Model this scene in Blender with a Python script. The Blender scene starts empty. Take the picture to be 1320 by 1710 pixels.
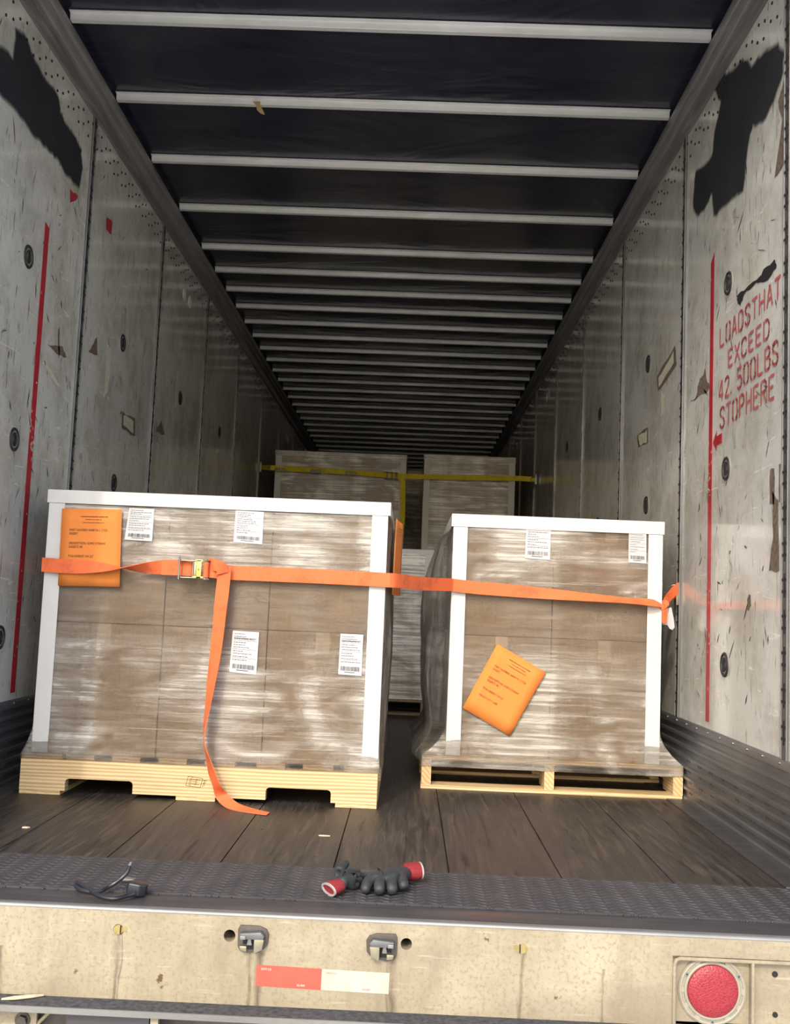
import bpy, bmesh, math, random
from mathutils import Vector, Matrix, noise
random.seed(7)
S = bpy.context.scene
COL = S.collection
R = math.radians

# ------------------------------------------------------------------ camera
F = 1700.0
CAM = Vector((0.162, 0.0, 0.686))
def cam_basis(p, y, r):
    fw = Vector((-math.sin(y)*math.cos(p), math.cos(y)*math.cos(p), math.sin(p)))
    rt = Vector((math.cos(y), math.sin(y), 0)); up = rt.cross(fw)
    return rt*math.cos(r)+up*math.sin(r), -rt*math.sin(r)+up*math.cos(r), fw
RT, UP, FW = cam_basis(R(5.345), R(0.988), R(2.361))
cd = bpy.data.cameras.new('camera'); cam = bpy.data.objects.new('camera', cd); COL.objects.link(cam)
cd.sensor_fit = 'HORIZONTAL'; cd.sensor_width = 36; cd.lens = F/1320*36
cd.clip_start = 0.02; cd.clip_end = 200
cam.matrix_world = Matrix(((RT.x, UP.x, -FW.x, CAM.x), (RT.y, UP.y, -FW.y, CAM.y), (RT.z, UP.z, -FW.z, CAM.z), (0, 0, 0, 1)))
S.camera = cam
# ------------------------------------------------------------------ world, sun, exposure
S.view_settings.view_transform = 'Standard'; S.view_settings.look = 'None'
S.view_settings.exposure = 0.0; S.view_settings.gamma = 1.0; S.view_settings.use_curve_mapping = False
SUN_AZ, SUN_EL = R(15), R(38)
W = bpy.data.worlds.new('world'); S.world = W; W.use_nodes = True
wn = W.node_tree.nodes; wl = W.node_tree.links
bg = wn['Background']; sky = wn.new('ShaderNodeTexSky'); sky.sky_type = 'NISHITA'
sky.sun_disc = False; sky.sun_elevation = SUN_EL; sky.sun_rotation = R(180)+SUN_AZ; sky.air_density = 1.2; sky.dust_density = 3.0
wl.new(sky.outputs[0], bg.inputs[0]); bg.inputs[1].default_value = 0.42
ld = bpy.data.lights.new('sun', 'SUN'); ld.energy = 1.8; ld.angle = R(1.2); ld.color = (1.0, 0.90, 0.74)
sun = bpy.data.objects.new('sun', ld); COL.objects.link(sun)
sd = Vector((math.sin(SUN_AZ)*math.cos(SUN_EL), math.cos(SUN_AZ)*math.cos(SUN_EL), -math.sin(SUN_EL)))
sun.rotation_euler = sd.to_track_quat('-Z', 'Y').to_euler(); sun.location = (-2, -6, 5)

# ------------------------------------------------------------------ pixel -> world on a real plane
def ray(x, y): return RT*((x-660)/F) - UP*((y-855)/F) + FW
def onX(x, y, X): d = ray(x, y); return CAM + d*((X-CAM.x)/d.x)
def onY(x, y, Y): d = ray(x, y); return CAM + d*((Y-CAM.y)/d.y)
def onZ(x, y, Z): d = ray(x, y); return CAM + d*((Z-CAM.z)/d.z)

# ------------------------------------------------------------------ mesh helpers
class MB:
    def __init__(s): s.v = []; s.f = []; s.m = []; s.smooth = False
    def add(s, vs, fs, mi=0):
        o = len(s.v); s.v += [tuple(p) for p in vs]; s.f += [tuple(i+o for i in f) for f in fs]; s.m += [mi]*len(fs); return s
    def box(s, x0, x1, y0, y1, z0, z1, mi=0, M=None):
        vs = [Vector(p) for p in ((x0,y0,z0),(x1,y0,z0),(x1,y1,z0),(x0,y1,z0),(x0,y0,z1),(x1,y0,z1),(x1,y1,z1),(x0,y1,z1))]
        if M: vs = [M @ p for p in vs]
        return s.add(vs, [(0,3,2,1),(4,5,6,7),(0,1,5,4),(1,2,6,5),(2,3,7,6),(3,0,4,7)], mi)
    def prism(s, pts, d, mi=0):
        """polygon of 3D points extruded by vector d"""
        n = len(pts); d = Vector(d); a = [Vector(p) for p in pts]
        return s.add(a+[p+d for p in a], [tuple(range(n))[::-1], tuple(range(n, 2*n))]+[(i, (i+1) % n, n+(i+1) % n, n+i) for i in range(n)], mi)
    def poly(s, pts, mi=0): return s.add(pts, [tuple(range(len(pts)))], mi)
    def cyl(s, c, ax, r, h, n=24, mi=0, r2=None):
        c = Vector(c); ax = Vector(ax).normalized(); u = ax.orthogonal().normalized(); w = ax.cross(u); r2 = r if r2 is None else r2
        a = [c+(u*math.cos(t)+w*math.sin(t))*r for t in [2*math.pi*i/n for i in range(n)]]
        b = [c+ax*h+(u*math.cos(t)+w*math.sin(t))*r2 for t in [2*math.pi*i/n for i in range(n)]]
        return s.add(a+b, [tuple(range(n))[::-1], tuple(range(n, 2*n))]+[(i, (i+1) % n, n+(i+1) % n, n+i) for i in range(n)], mi)
    def torus(s, c, ax, Rr, r, n=32, k=8, mi=0, sq=1.0):
        c = Vector(c); ax = Vector(ax).normalized(); u = ax.orthogonal().normalized(); w = ax.cross(u)
        vs = []
        for i in range(n):
            t = 2*math.pi*i/n; d = u*math.cos(t)+w*math.sin(t)
            for j in range(k):
                q = 2*math.pi*j/k; vs.append(c+d*(Rr+r*math.cos(q))+ax*(r*sq*math.sin(q)))
        return s.add(vs, [(i*k+j, ((i+1) % n)*k+j, ((i+1) % n)*k+(j+1) % k, i*k+(j+1) % k) for i in range(n) for j in range(k)], mi)
    def tube(s, pts, rad, k=10, mi=0):
        pts = [Vector(p) for p in pts]; n = len(pts); vs = []; prev = None
        for i, p in enumerate(pts):
            t = (pts[min(i+1, n-1)]-pts[max(i-1, 0)]).normalized()
            u = (prev - t*prev.dot(t)) if prev else t.orthogonal()
            u.normalize(); prev = u; w = t.cross(u); r = rad[i] if isinstance(rad, (list, tuple)) else rad
            vs += [p+(u*math.cos(2*math.pi*j/k)+w*math.sin(2*math.pi*j/k))*r for j in range(k)]
        fs = [(i*k+j, (i+1)*k+j, (i+1)*k+(j+1) % k, i*k+(j+1) % k) for i in range(n-1) for j in range(k)]
        fs += [tuple(range(k))[::-1], tuple((n-1)*k+j for j in range(k))]
        return s.add(vs, fs, mi)
    def build(s, name, mats, parent=None, smooth=False, bevel=0, seg=2, angle=35):
        me = bpy.data.meshes.new(name); me.from_pydata(s.v, [], s.f)
        if not isinstance(mats, (list, tuple)): mats = [mats]
        for m in mats: me.materials.append(m)
        me.polygons.foreach_set('material_index', s.m)
        bm = bmesh.new(); bm.from_mesh(me)
        if bevel:
            bmesh.ops.remove_doubles(bm, verts=bm.verts, dist=1e-6)
            es = [e for e in bm.edges if len(e.link_faces) == 2 and e.calc_face_angle(0) > 0.5]
            bmesh.ops.bevel(bm, geom=es, offset=bevel, segments=seg, profile=.6, affect='EDGES', clamp_overlap=True)
        if len(bm.faces) < 60000: bmesh.ops.recalc_face_normals(bm, faces=bm.faces)
        bm.to_mesh(me); bm.free()
        if smooth or bevel:
            me.polygons.foreach_set('use_smooth', [True]*len(me.polygons))
            me.set_sharp_from_angle(angle=R(angle))
        o = bpy.data.objects.new(name, me); COL.objects.link(o)
        if parent: o.parent = parent
        return o
def tag(o, label=None, cat=None, group=None, kind=None):
    if label: o['label'] = label
    if cat: o['category'] = cat
    if group: o['group'] = group
    if kind: o['kind'] = kind
    return o
def thing(name, loc, label, cat, group=None, rz=0):
    o = bpy.data.objects.new(name, None); COL.objects.link(o); o.location = loc; o.rotation_euler = (0, 0, rz); o.empty_display_size = .05
    return tag(o, label, cat, group)
def rehome(t):
    """children were modelled in world space: keep them there under an Empty that has its own location"""
    inv = Matrix.Translation(-Vector(t.location))
    for ch in t.children:
        ch.data.transform(inv)
        for g in ch.children: g.data.transform(inv)
def text_mesh(txt, size, xs=1.0):
    cu = bpy.data.curves.new('t', 'FONT'); cu.body = txt; cu.size = size; cu.fill_mode = 'FRONT'; cu.resolution_u = 3
    o = bpy.data.objects.new('t', cu); COL.objects.link(o)
    me = bpy.data.meshes.new_from_object(o)
    vs = [(p.co.x*xs, p.co.y) for p in me.vertices]; fs = [tuple(f.vertices) for f in me.polygons]
    bpy.data.objects.remove(o); bpy.data.curves.remove(cu); bpy.data.meshes.remove(me)
    return vs, fs
def put_text(mb, txt, size, o, u, w, xs=1.0, mi=0, center=False):
    """text with baseline start o, along u, up w"""
    vs, fs = text_mesh(txt, size, xs)
    if center:
        mx = max(p[0] for p in vs)/2; vs = [(p[0]-mx, p[1]) for p in vs]
    u = Vector(u).normalized(); w = Vector(w).normalized(); o = Vector(o)
    mb.add([o+u*a+w*b for a, b in vs], fs, mi)

# ------------------------------------------------------------------ materials
class NT:
    def __init__(s, name):
        s.m = bpy.data.materials.new(name); s.m.use_nodes = True; s.n = s.m.node_tree.nodes; s.l = s.m.node_tree.links
        s.b = s.n['Principled BSDF']; s.out = s.n['Material Output']; s._tc = None
    def tc(s, kind='Object', scale=(1, 1, 1), rot=(0, 0, 0)):
        if not s._tc: s._tc = s.n.new('ShaderNodeTexCoord')
        mp = s.n.new('ShaderNodeMapping'); mp.inputs['Scale'].default_value = scale; mp.inputs['Rotation'].default_value = rot
        s.l.new(s._tc.outputs[kind], mp.inputs[0]); return mp.outputs[0]
    def noise(s, scale=5, detail=4, rough=.5, st=(1, 1, 1), rot=(0, 0, 0), dist=0):
        t = s.n.new('ShaderNodeTexNoise'); t.inputs['Scale'].default_value = scale; t.inputs['Detail'].default_value = detail
        t.inputs['Roughness'].default_value = rough; t.inputs['Distortion'].default_value = dist
        s.l.new(s.tc(scale=st, rot=rot), t.inputs['Vector']); return t.outputs[0]
    def ramp(s, x, stops):
        r = s.n.new('ShaderNodeValToRGB'); e = r.color_ramp.elements
        while len(e) < len(stops): e.new(.5)
        for q, (p, c) in zip(e, stops):
            q.position = p; q.color = (c, c, c, 1) if isinstance(c, (int, float)) else (*c, 1)
        s.l.new(x, r.inputs[0]); return r.outputs[0]
    def mix(s, f, a, b, mode='MIX'):
        x = s.n.new('ShaderNodeMix'); x.data_type = 'RGBA'; x.blend_type = mode
        for sock, val in ((x.inputs[0], f), (x.inputs[6], a), (x.inputs[7], b)):
            if isinstance(val, (int, float)): sock.default_value = val if sock == x.inputs[0] else (val, val, val, 1)
            elif isinstance(val, tuple): sock.default_value = (*val, 1)
            else: s.l.new(val, sock)
        return x.outputs[2]
    def math(s, op, a, b=0.0, clamp=False):
        x = s.n.new('ShaderNodeMath'); x.operation = op; x.use_clamp = clamp
        for sock, val in zip(x.inputs, (a, b)):
            if isinstance(val, (int, float)): sock.default_value = val
            else: s.l.new(val, sock)
        return x.outputs[0]
    def bump(s, h, strength=.3, dist=.01, prev=None):
        x = s.n.new('ShaderNodeBump'); x.inputs['Strength'].default_value = strength; x.inputs['Distance'].default_value = dist
        s.l.new(h, x.inputs['Height'])
        if prev: s.l.new(prev, x.inputs['Normal'])
        return x.outputs[0]
    def set(s, **k):
        nm = dict(color='Base Color', rough='Roughness', metal='Metallic', normal='Normal', spec='Specular IOR Level', coat='Coat Weight', alpha='Alpha', trans='Transmission Weight', emis='Emission Color', es='Emission Strength')
        for a, val in k.items():
            q = s.b.inputs[nm[a]]
            if isinstance(val, tuple): q.default_value = (*val, 1)
            elif isinstance(val, (int, float)): q.default_value = val
            else: s.l.new(val, q)
        return s.m
def plain(name, c, rough=.5, metal=0, var=.15, sc=20, bump=0, st=(1, 1, 1), spec=.5):
    t = NT(name); n = t.noise(sc, 5, .6, st)
    lo = tuple(x*(1-var) for x in c); hi = tuple(min(1, x*(1+var)) for x in c)
    t.set(color=t.ramp(n, [(.3, lo), (.7, hi)]), rough=rough, metal=metal, spec=spec)
    if bump: t.set(normal=t.bump(n, bump, .003))
    return t.m

def m_wall():
    t = NT('wall_panel')
    base = t.ramp(t.noise(1.3, 5, .6), [(.3, (.50, .495, .46)), (.7, (.66, .655, .62))])
    grime = t.ramp(t.noise(3.2, 9, .72), [(.46, 0), (.62, .55)])
    c = t.mix(grime, base, (.32, .30, .24))
    sc1 = t.ramp(t.noise(6, 7, .75, (1, 2, .7), (R(35), 0, 0), 1.8), [(.60, 0), (.66, .55)])
    c = t.mix(sc1, c, (.17, .165, .15))
    sc2 = t.ramp(t.noise(16, 4, .6, (1, 5, .5), (R(-35), 0, 0), .6), [(.62, 0), (.67, .75)])
    c = t.mix(sc2, c, (.12, .12, .11))
    sc3 = t.ramp(t.noise(11, 4, .6, (1, .5, 6), (R(12), 0, 0), 1), [(.64, 0), (.68, .6)])
    c = t.mix(sc3, c, (.80, .79, .74))
    rg = t.ramp(t.noise(7, 6, .6), [(.3, .07), (.75, .24)])
    return t.set(color=c, rough=rg, spec=.55, normal=t.bump(t.noise(2.2, 2, .4), .07, .03))
def m_floor():
    t = NT('dark_planks')
    g = t.noise(5, 8, .7, (9, .8, 1), dist=.6)
    c = t.ramp(g, [(.30, (.006, .0055, .005)), (.5, (.030, .025, .021)), (.72, (.10, .072, .054))])
    sp = t.noise(3, 4, .5, (.9, .25, 1)); c = t.mix(t.ramp(sp, [(.4, 0), (.65, .6)]), c, (.030, .029, .031))
    cr = t.ramp(t.noise(9, 6, .7, (4, .22, 1), dist=.4), [(.37, 1), (.42, 0)]); c = t.mix(cr, c, (.008, .007, .007))
    return t.set(color=c, rough=t.ramp(g, [(.2, .36), (.8, .62)]), spec=.4, normal=t.bump(g, .5, .006))
def m_wood(name, axis, seed=0, c0=(.38, .25, .12), c1=(.66, .50, .29)):
    t = NT(name); st = {'x': (.5, 5, 7), 'y': (5, .5, 7), 'end': (1, 1, 1)}[axis]
    g = t.noise(7, 3, .5, st, dist=.9)
    w = t.n.new('ShaderNodeTexWave'); w.inputs['Scale'].default_value = 2.2; w.inputs['Distortion'].default_value = 5; w.inputs['Detail'].default_value = 2
    w.bands_direction = 'Z' if axis != 'end' else 'DIAGONAL'; w.inputs['Detail Scale'].default_value = .7
    t.l.new(t.tc(scale={'x': (.9, 6, 12), 'y': (6, .9, 12), 'end': (14, 14, 14)}[axis]), w.inputs['Vector'])
    f = t.mix(.5, g, w.outputs[0])
    c = t.ramp(f, [(.15, c0), (.75, c1)])
    kn = t.ramp(t.noise(30, 6, .7), [(.62, 0), (.8, .5)]); c = t.mix(kn, c, tuple(x*.6 for x in c0))
    return t.set(color=c, rough=.62, spec=.3, normal=t.bump(f, .25, .002))
def m_cardboard():
    t = NT('cardboard')
    n = t.noise(3, 5, .6); c = t.ramp(n, [(.3, (.34, .225, .120)), (.7, (.43, .295, .165))])
    fl = t.noise(60, 2, .5, (6, 6, .3)); return t.set(color=t.mix(.12, c, t.ramp(fl, [(.4, .2), (.6, .6)])), rough=.75, spec=.2, normal=t.bump(fl, .05, .001))
def m_film(name, lo, hi, zc=None, tint=(.90, .865, .79), rough=.20, vertical=False, bumpk=1.0):
    """stretch film: thin plastic, partly clear, milky where several layers overlap, with reflection bands painted into its density"""
    t = NT(name)
    ST = (1, 30, .9) if vertical else (.7, .7, 30)
    st = t.noise(2.4, 10, .74, ST, dist=.3)
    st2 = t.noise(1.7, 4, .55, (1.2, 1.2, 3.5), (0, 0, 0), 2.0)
    refl_bands = t.noise(1.9, 3, .5, (1.9, 1.9, .25), dist=.8)  # upright bands: outside reflections painted in as film density
    base = t.ramp(t.mix(.5, st2, refl_bands), [(.40, lo), (.49, lo+(hi-lo)*.35), (.58, hi*.9)])
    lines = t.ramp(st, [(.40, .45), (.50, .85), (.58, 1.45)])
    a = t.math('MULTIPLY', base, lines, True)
    hair = t.ramp(t.noise(3.1, 6, .6, (.35, .35, 90) if not vertical else (1, 60, .5), dist=.5), [(.60, 0), (.66, .55)])
    if zc is not None:
        sp = t.n.new('ShaderNodeSeparateXYZ'); t.l.new(t.tc(), sp.inputs[0])
        wz = t.math('ADD', sp.outputs[2], t.math('MULTIPLY', t.math('SUBTRACT', st2, .5), .12))
        dens = t.ramp(wz, [(p, q) for p, q in zc])
        a = t.math('MULTIPLY', a, dens, True); hair = t.math('MULTIPLY', hair, dens)
    a = t.math('MAXIMUM', a, hair)
    fine = t.noise(5, 8, .75, (1.0, 1.0, 60) if not vertical else (1, 40, 2), dist=.25)
    dn = t.n.new('ShaderNodeBsdfPrincipled')
    crin = t.noise(7, 6, .7, (1, 1, 2.2), dist=2.6)
    bp = t.bump(fine, .6*bumpk, .014, t.bump(crin, .6*bumpk, .035))
    t.l.new(bp, dn.inputs['Normal'])
    dn.inputs['Base Color'].default_value = (*tint, 1); dn.inputs['Roughness'].default_value = rough; dn.inputs['Specular IOR Level'].default_value = .8
    dn.inputs['Coat Weight'].default_value = .9; dn.inputs['Coat IOR'].default_value = 2.0; dn.inputs['Coat Roughness'].default_value = .10; t.l.new(bp, dn.inputs['Coat Normal'])
    tr = t.n.new('ShaderNodeBsdfTransparent'); tr.inputs[0].default_value = (.97, .97, .96, 1)
    gl = t.n.new('ShaderNodeBsdfGlossy'); gl.inputs['Roughness'].default_value = .20; gl.inputs['Color'].default_value = (1, .97, .92, 1); t.l.new(bp, gl.inputs['Normal'])
    fr = t.n.new('ShaderNodeFresnel'); fr.inputs[0].default_value = 1.6; t.l.new(bp, fr.inputs['Normal'])
    m0 = t.n.new('ShaderNodeMixShader'); t.l.new(t.math('MULTIPLY', fr.outputs[0], 1.5, True), m0.inputs[0]); t.l.new(tr.outputs[0], m0.inputs[1]); t.l.new(gl.outputs[0], m0.inputs[2])
    m1 = t.n.new('ShaderNodeMixShader'); t.l.new(a, m1.inputs[0]); t.l.new(m0.outputs[0], m1.inputs[1]); t.l.new(dn.outputs[0], m1.inputs[2])
    t.l.new(m1.outputs[0], t.out.inputs[0]); t.n.remove(t.b)
    return t.m
def m_webbing(name, c):
    t = NT(name)
    d = t.ramp(t.noise(14, 7, .7), [(.5, 0), (.72, .75)])
    w = t.noise(380, 1, .5, (1, 1, 1))
    cc = t.mix(d, c, tuple(x*.42 for x in c)); cc = t.mix(.18, cc, t.ramp(w, [(.4, tuple(x*.5 for x in c)), (.6, tuple(min(1, x*1.3) for x in c))]))
    return t.set(color=cc, rough=.68, spec=.25, normal=t.bump(w, .35, .001))
def m_sill():
    t = NT('cream_painted_steel')
    c = t.ramp(t.noise(3, 8, .65), [(.32, (.24, .205, .135)), (.68, (.37, .33, .24))])
    drip = t.ramp(t.noise(7, 8, .75, (1.8, 1, .5), dist=.4), [(.50, 0), (.70, .6)]); c = t.mix(drip, c, (.18, .15, .105))
    bl = t.ramp(t.noise(2.2, 6, .65, (1, 1, 1.6)), [(.46, 0), (.62, .65)]); c = t.mix(bl, c, (.20, .17, .12))
    sp = t.ramp(t.noise(110, 5, .65), [(.52, 0), (.60, .6)]); c = t.mix(sp, c, (.21, .17, .115))
    hs = t.ramp(t.noise(40, 6, .6, (.25, 1, 3)), [(.60, 0), (.68, .5)]); c = t.mix(hs, c, (.40, .36, .28))
    ch = t.ramp(t.noise(16, 6, .6), [(.66, 0), (.69, 1)]); c = t.mix(ch, c, (.10, .055, .03))
    # run-off stains under the fittings (rust and dirt, fixed to the panel)
    sx = t.n.new('ShaderNodeSeparateXYZ'); t.l.new(t.tc(), sx.inputs[0]); wob = t.math('MULTIPLY', t.math('SUBTRACT', t.noise(30, 5, .6, (1, 1, .3)), .5), .03)
    tot = None
    for x0, w, zt in ((-.135, .012, .175), (-.158, .006, .175), (.158, .012, .175), (.148, .004, .175), (-.449, .007, .200), (-.440, .003, .21), (.440, .007, .196), (-.705, .008, .16), (.62, .005, .17)):
        d = t.math('ABSOLUTE', t.math('SUBTRACT', t.math('ADD', sx.outputs[0], wob), x0))
        mk = t.math('MULTIPLY', t.math('SUBTRACT', 1.0, t.math('DIVIDE', d, w, True), True), t.math('LESS_THAN', sx.outputs[2], zt))
        tot = mk if tot is None else t.math('MAXIMUM', tot, mk)
    tot = t.math('MULTIPLY', tot, t.ramp(t.noise(20, 6, .7, (1, 1, .4)), [(.35, .2), (.6, .9)]))
    c = t.mix(tot, c, (.10, .075, .05))
    return t.set(color=c, rough=.55, spec=.35, normal=t.bump(t.noise(60, 4, .6), .2, .002))
def m_steel(name, c, rough=.4, metal=.8, streak=(1, .1, 1), lo=.6):
    t = NT(name); n = t.noise(12, 7, .7, streak, dist=.4)
    n2 = t.noise(4, 5, .6)
    cc = t.mix(.5, t.ramp(n, [(.3, tuple(x*lo for x in c)), (.7, tuple(min(1, x*1.25) for x in c))]), t.ramp(n2, [(.3, tuple(x*lo for x in c)), (.7, c)]))
    return t.set(color=cc, rough=t.ramp(n, [(.3, min(1, rough*1.25)), (.7, rough*.8)]), metal=metal, normal=t.bump(n, .15, .002))
def m_roof():
    t = NT('dark_roof_skin')
    n = t.noise(1.2, 3, .5, (1, 2.4, 1), dist=.8); f = t.noise(90, 3, .6)
    c = t.ramp(n, [(.3, (.012, .015, .032)), (.7, (.033, .034, .048))])
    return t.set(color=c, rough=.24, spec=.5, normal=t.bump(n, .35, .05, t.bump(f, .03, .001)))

M = dict(
    wall=m_wall(), floor=m_floor(), roof=m_roof(), card=m_cardboard(), sill=m_sill(),
    bow=m_steel('galvanised_steel', (.90, .90, .85), .42, .2, (.2, 1, 1), .75),
    rail=m_steel('dull_aluminium_rail', (.34, .33, .33), .45, .55, (1, .08, 1), .6),
    post=m_steel('dark_worn_steel', (.17, .18, .19), .45, .6, (1, 1, .12), .35),
    scuff=m_steel('scuff_band_steel', (.24, .25, .27), .38, .75, (1, .08, 1.5), .5),
    plate=m_steel('tread_plate_steel', (.075, .072, .078), .55, .45, (.5, .5, 1), .55),
    strip=m_steel('threshold_steel', (.10, .098, .105), .45, .6, (.15, 1.5, 1), .6),
    edge=m_steel('bare_worn_edge', (.26, .26, .255), .4, .5, (.3, 2, 1), .6),
    dark=plain('dark_void', (.008, .008, .009), .8), black=plain('black_rubber', (.02, .021, .024), .55, 0, .4, 40, .2),
    red=plain('red_paint', (.40, .022, .035), .42, 0, .2, 12), redd=plain('faded_red_stencil', (.42, .09, .095), .6, 0, .3, 90),
    white=plain('white_board', (.56, .56, .56), .5, 0, .05, 8), white2=plain('white_patch', (.75, .77, .80), .35, 0, .03, 5),
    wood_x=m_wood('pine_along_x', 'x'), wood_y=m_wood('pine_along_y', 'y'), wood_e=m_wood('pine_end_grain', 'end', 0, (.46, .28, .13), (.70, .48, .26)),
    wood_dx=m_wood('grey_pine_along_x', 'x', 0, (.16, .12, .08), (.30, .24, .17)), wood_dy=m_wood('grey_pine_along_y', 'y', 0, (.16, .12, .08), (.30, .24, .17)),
    orange=plain('orange_paper', (.68, .22, .05), .7, 0, .03, 6, 0, (1, 1, 1), .2),
    ink=plain('brown_black_ink', (.07, .03, .015), .7), inkb=plain('black_ink', (.05, .05, .055), .7),
    paper=plain('white_label_paper', (.50, .50, .52), .6, 0, .03), tape=plain('clear_tape', (.52, .40, .27), .22, 0, .08),
    strap=m_webbing('orange_webbing', (.72, .15, .055)), ystrap=m_webbing('yellow_webbing', (.66, .55, .03)),
    zinc=m_steel('yellow_zinc', (.62, .55, .16), .32, .8, (1, 1, 1), .5), chrome=m_steel('worn_zinc', (.42, .38, .28), .35, .85, (1, 1, 1), .35),
    gum=plain('exposed_brown_core', (.13, .095, .07), .8, 0, .5, 60), pale=plain('pale_scrape', (.52, .49, .40), .7, 0, .2, 60),
    smear=plain('matte_charcoal_paint', (.020, .022, .028), .75, 0, .15, 8, 0, (1, 1, 1), .25),
    glove=plain('dark_grey_latex', (.026, .030, .033), .6, 0, .3, 60, .4), cuff=plain('red_knit', (.20, .012, .016), .85, 0, .25, 160, .5), hem=plain('off_white_hem', (.33, .31, .30), .8),
    lock=plain('black_plastic_coat', (.016, .018, .024), .35, 0, .3), lens=None, bezel=plain('grey_bezel', (.27, .25, .20), .5, 0, .1, 30, .1),
    tagred=plain('red_reflective_tape', (.82, .08, .055), .35, 0, .1, 30), tagwhite=plain('white_reflective_tape', (.40, .40, .33), .35, 0, .2, 16, 0, (1, 1, .3)),
    dirt=plain('dirty_dark_steel', (.045, .044, .047), .85, 0, .6, 90, .6), wtxt=plain('white_print', (.85, .62, .55), .5), splint=plain('pale_splinter_wood', (.60, .47, .33), .7, 0, .25, 40),
    brass=plain('dirty_yellow_tab', (.30, .24, .09), .5, .3, .25, 30), rust=m_steel('rusty_grey_steel', (.12, .105, .095), .55, .5, (1, 1, 1), .4),
    ground=plain('concrete_ground', (.52, .51, .48), .85, 0, .2, 1.5, .1), mastic=plain('tan_tape', (.55, .36, .18), .6, 0, .2, 30),
)
t = NT('red_lens'); v = t.n.new('ShaderNodeTexVoronoi'); v.inputs['Scale'].default_value = 260; t.l.new(t.tc(), v.inputs['Vector'])
M['lens'] = t.set(color=t.ramp(v.outputs[0], [(.1, (.16, .010, .018)), (.6, (.28, .025, .036))]), rough=.35, spec=.4, normal=t.bump(v.outputs[0], .5, .002))
t = NT('charcoal_smear'); at = t.n.new('ShaderNodeAttribute'); at.attribute_name = 'fade'
M['smear'] = t.set(color=t.ramp(t.noise(5, 5, .6), [(.3, (.018, .020, .026)), (.7, (.028, .030, .036))]), rough=.7, spec=.25, alpha=at.outputs['Fac'])
FILM_ZC = [(0.0, .45), (.13, .45), (.17, .95), (.24, .75), (.52, .72), (.55, .20), (.76, .14), (.785, .85), (1.0, .9)]
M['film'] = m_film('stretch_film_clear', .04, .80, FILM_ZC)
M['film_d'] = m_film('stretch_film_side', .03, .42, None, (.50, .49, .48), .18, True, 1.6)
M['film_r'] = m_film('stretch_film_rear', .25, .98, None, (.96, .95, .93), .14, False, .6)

# ================================================================== SETTING
X = 1.25; Y0 = 2.335; YE = 18.0; ZC = 2.87
# ground outside
tag(MB().box(-30, 30, -30, 30, -1.30, -1.25).build('ground', M['ground']), kind='structure')
# floor planks
mb = MB(); seams = [-1.215, -.906, -.606, -.306, -.008, .295, .590, .883, 1.172]
for a, b in zip(seams[:-1], seams[1:]):
    mb.box(a+.0015, b-.0015, 2.745, YE, -.04, 0)
mb.box(-1.25, 1.25, 2.745, YE, -.07, -.01)
for k in range(260):   # screw heads
    x = seams[random.randrange(8)]+random.choice((.05, .14, .24)); y = 2.85+random.randrange(40)*.305
    mb.cyl((x, y, -.001), (0, 0, 1), .005, .0016, 8, 1)
floor = tag(mb.build('floor', [M['floor'], M['dark']], bevel=.0015, seg=1), kind='structure')
# side floor strips
for s in (-1, 1):
    tag(MB().box(min(s*1.174, s*1.25), max(s*1.174, s*1.25), 2.745, YE, -.02, .003).build('trim_1' if s < 0 else 'trim_2', M['strip'], bevel=.001), kind='structure')
# threshold: tread plate and steel strip
mb = MB().box(-X, X, 2.447, 2.744, -.02, 0)
py = .0245; px = .0285
for j in range(12):
    for i in range(int(2*X/px)):
        cx = -X+px*(i+.5); cy = 2.447+py*(j+.5); a = R(33 if i % 2 else -33)
        T = Matrix.Translation((cx, cy, 0)) @ Matrix.Rotation(a, 4, 'Z')
        l, w, h = .0168, .0042, .0020
        vs = [T @ Vector(p) for p in ((-l, 0, 0), (0, -w, 0), (l, 0, 0), (0, w, 0), (-l*.55, 0, h), (0, -w*.3, h), (l*.55, 0, h), (0, w*.3, h))]
        mb.add(vs, [(0, 1, 5, 4), (1, 2, 6, 5), (2, 3, 7, 6), (3, 0, 4, 7), (4, 5, 6, 7)])
tread = tag(mb.build('trim_3', M['plate']), kind='structure')
mb = MB().box(-X, X, 2.333, 2.445, -.03, -.004)
for i in range(90):   # weld spatter along the joint
    x = random.uniform(-X, X); mb.cyl((x, 2.446+random.uniform(-.003, .003), -.004), (0, 0, 1), random.uniform(.002, .005), random.uniform(.002, .004), 8)
tag(mb.build('trim_4', M['strip'], bevel=.001), kind='structure')

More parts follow.
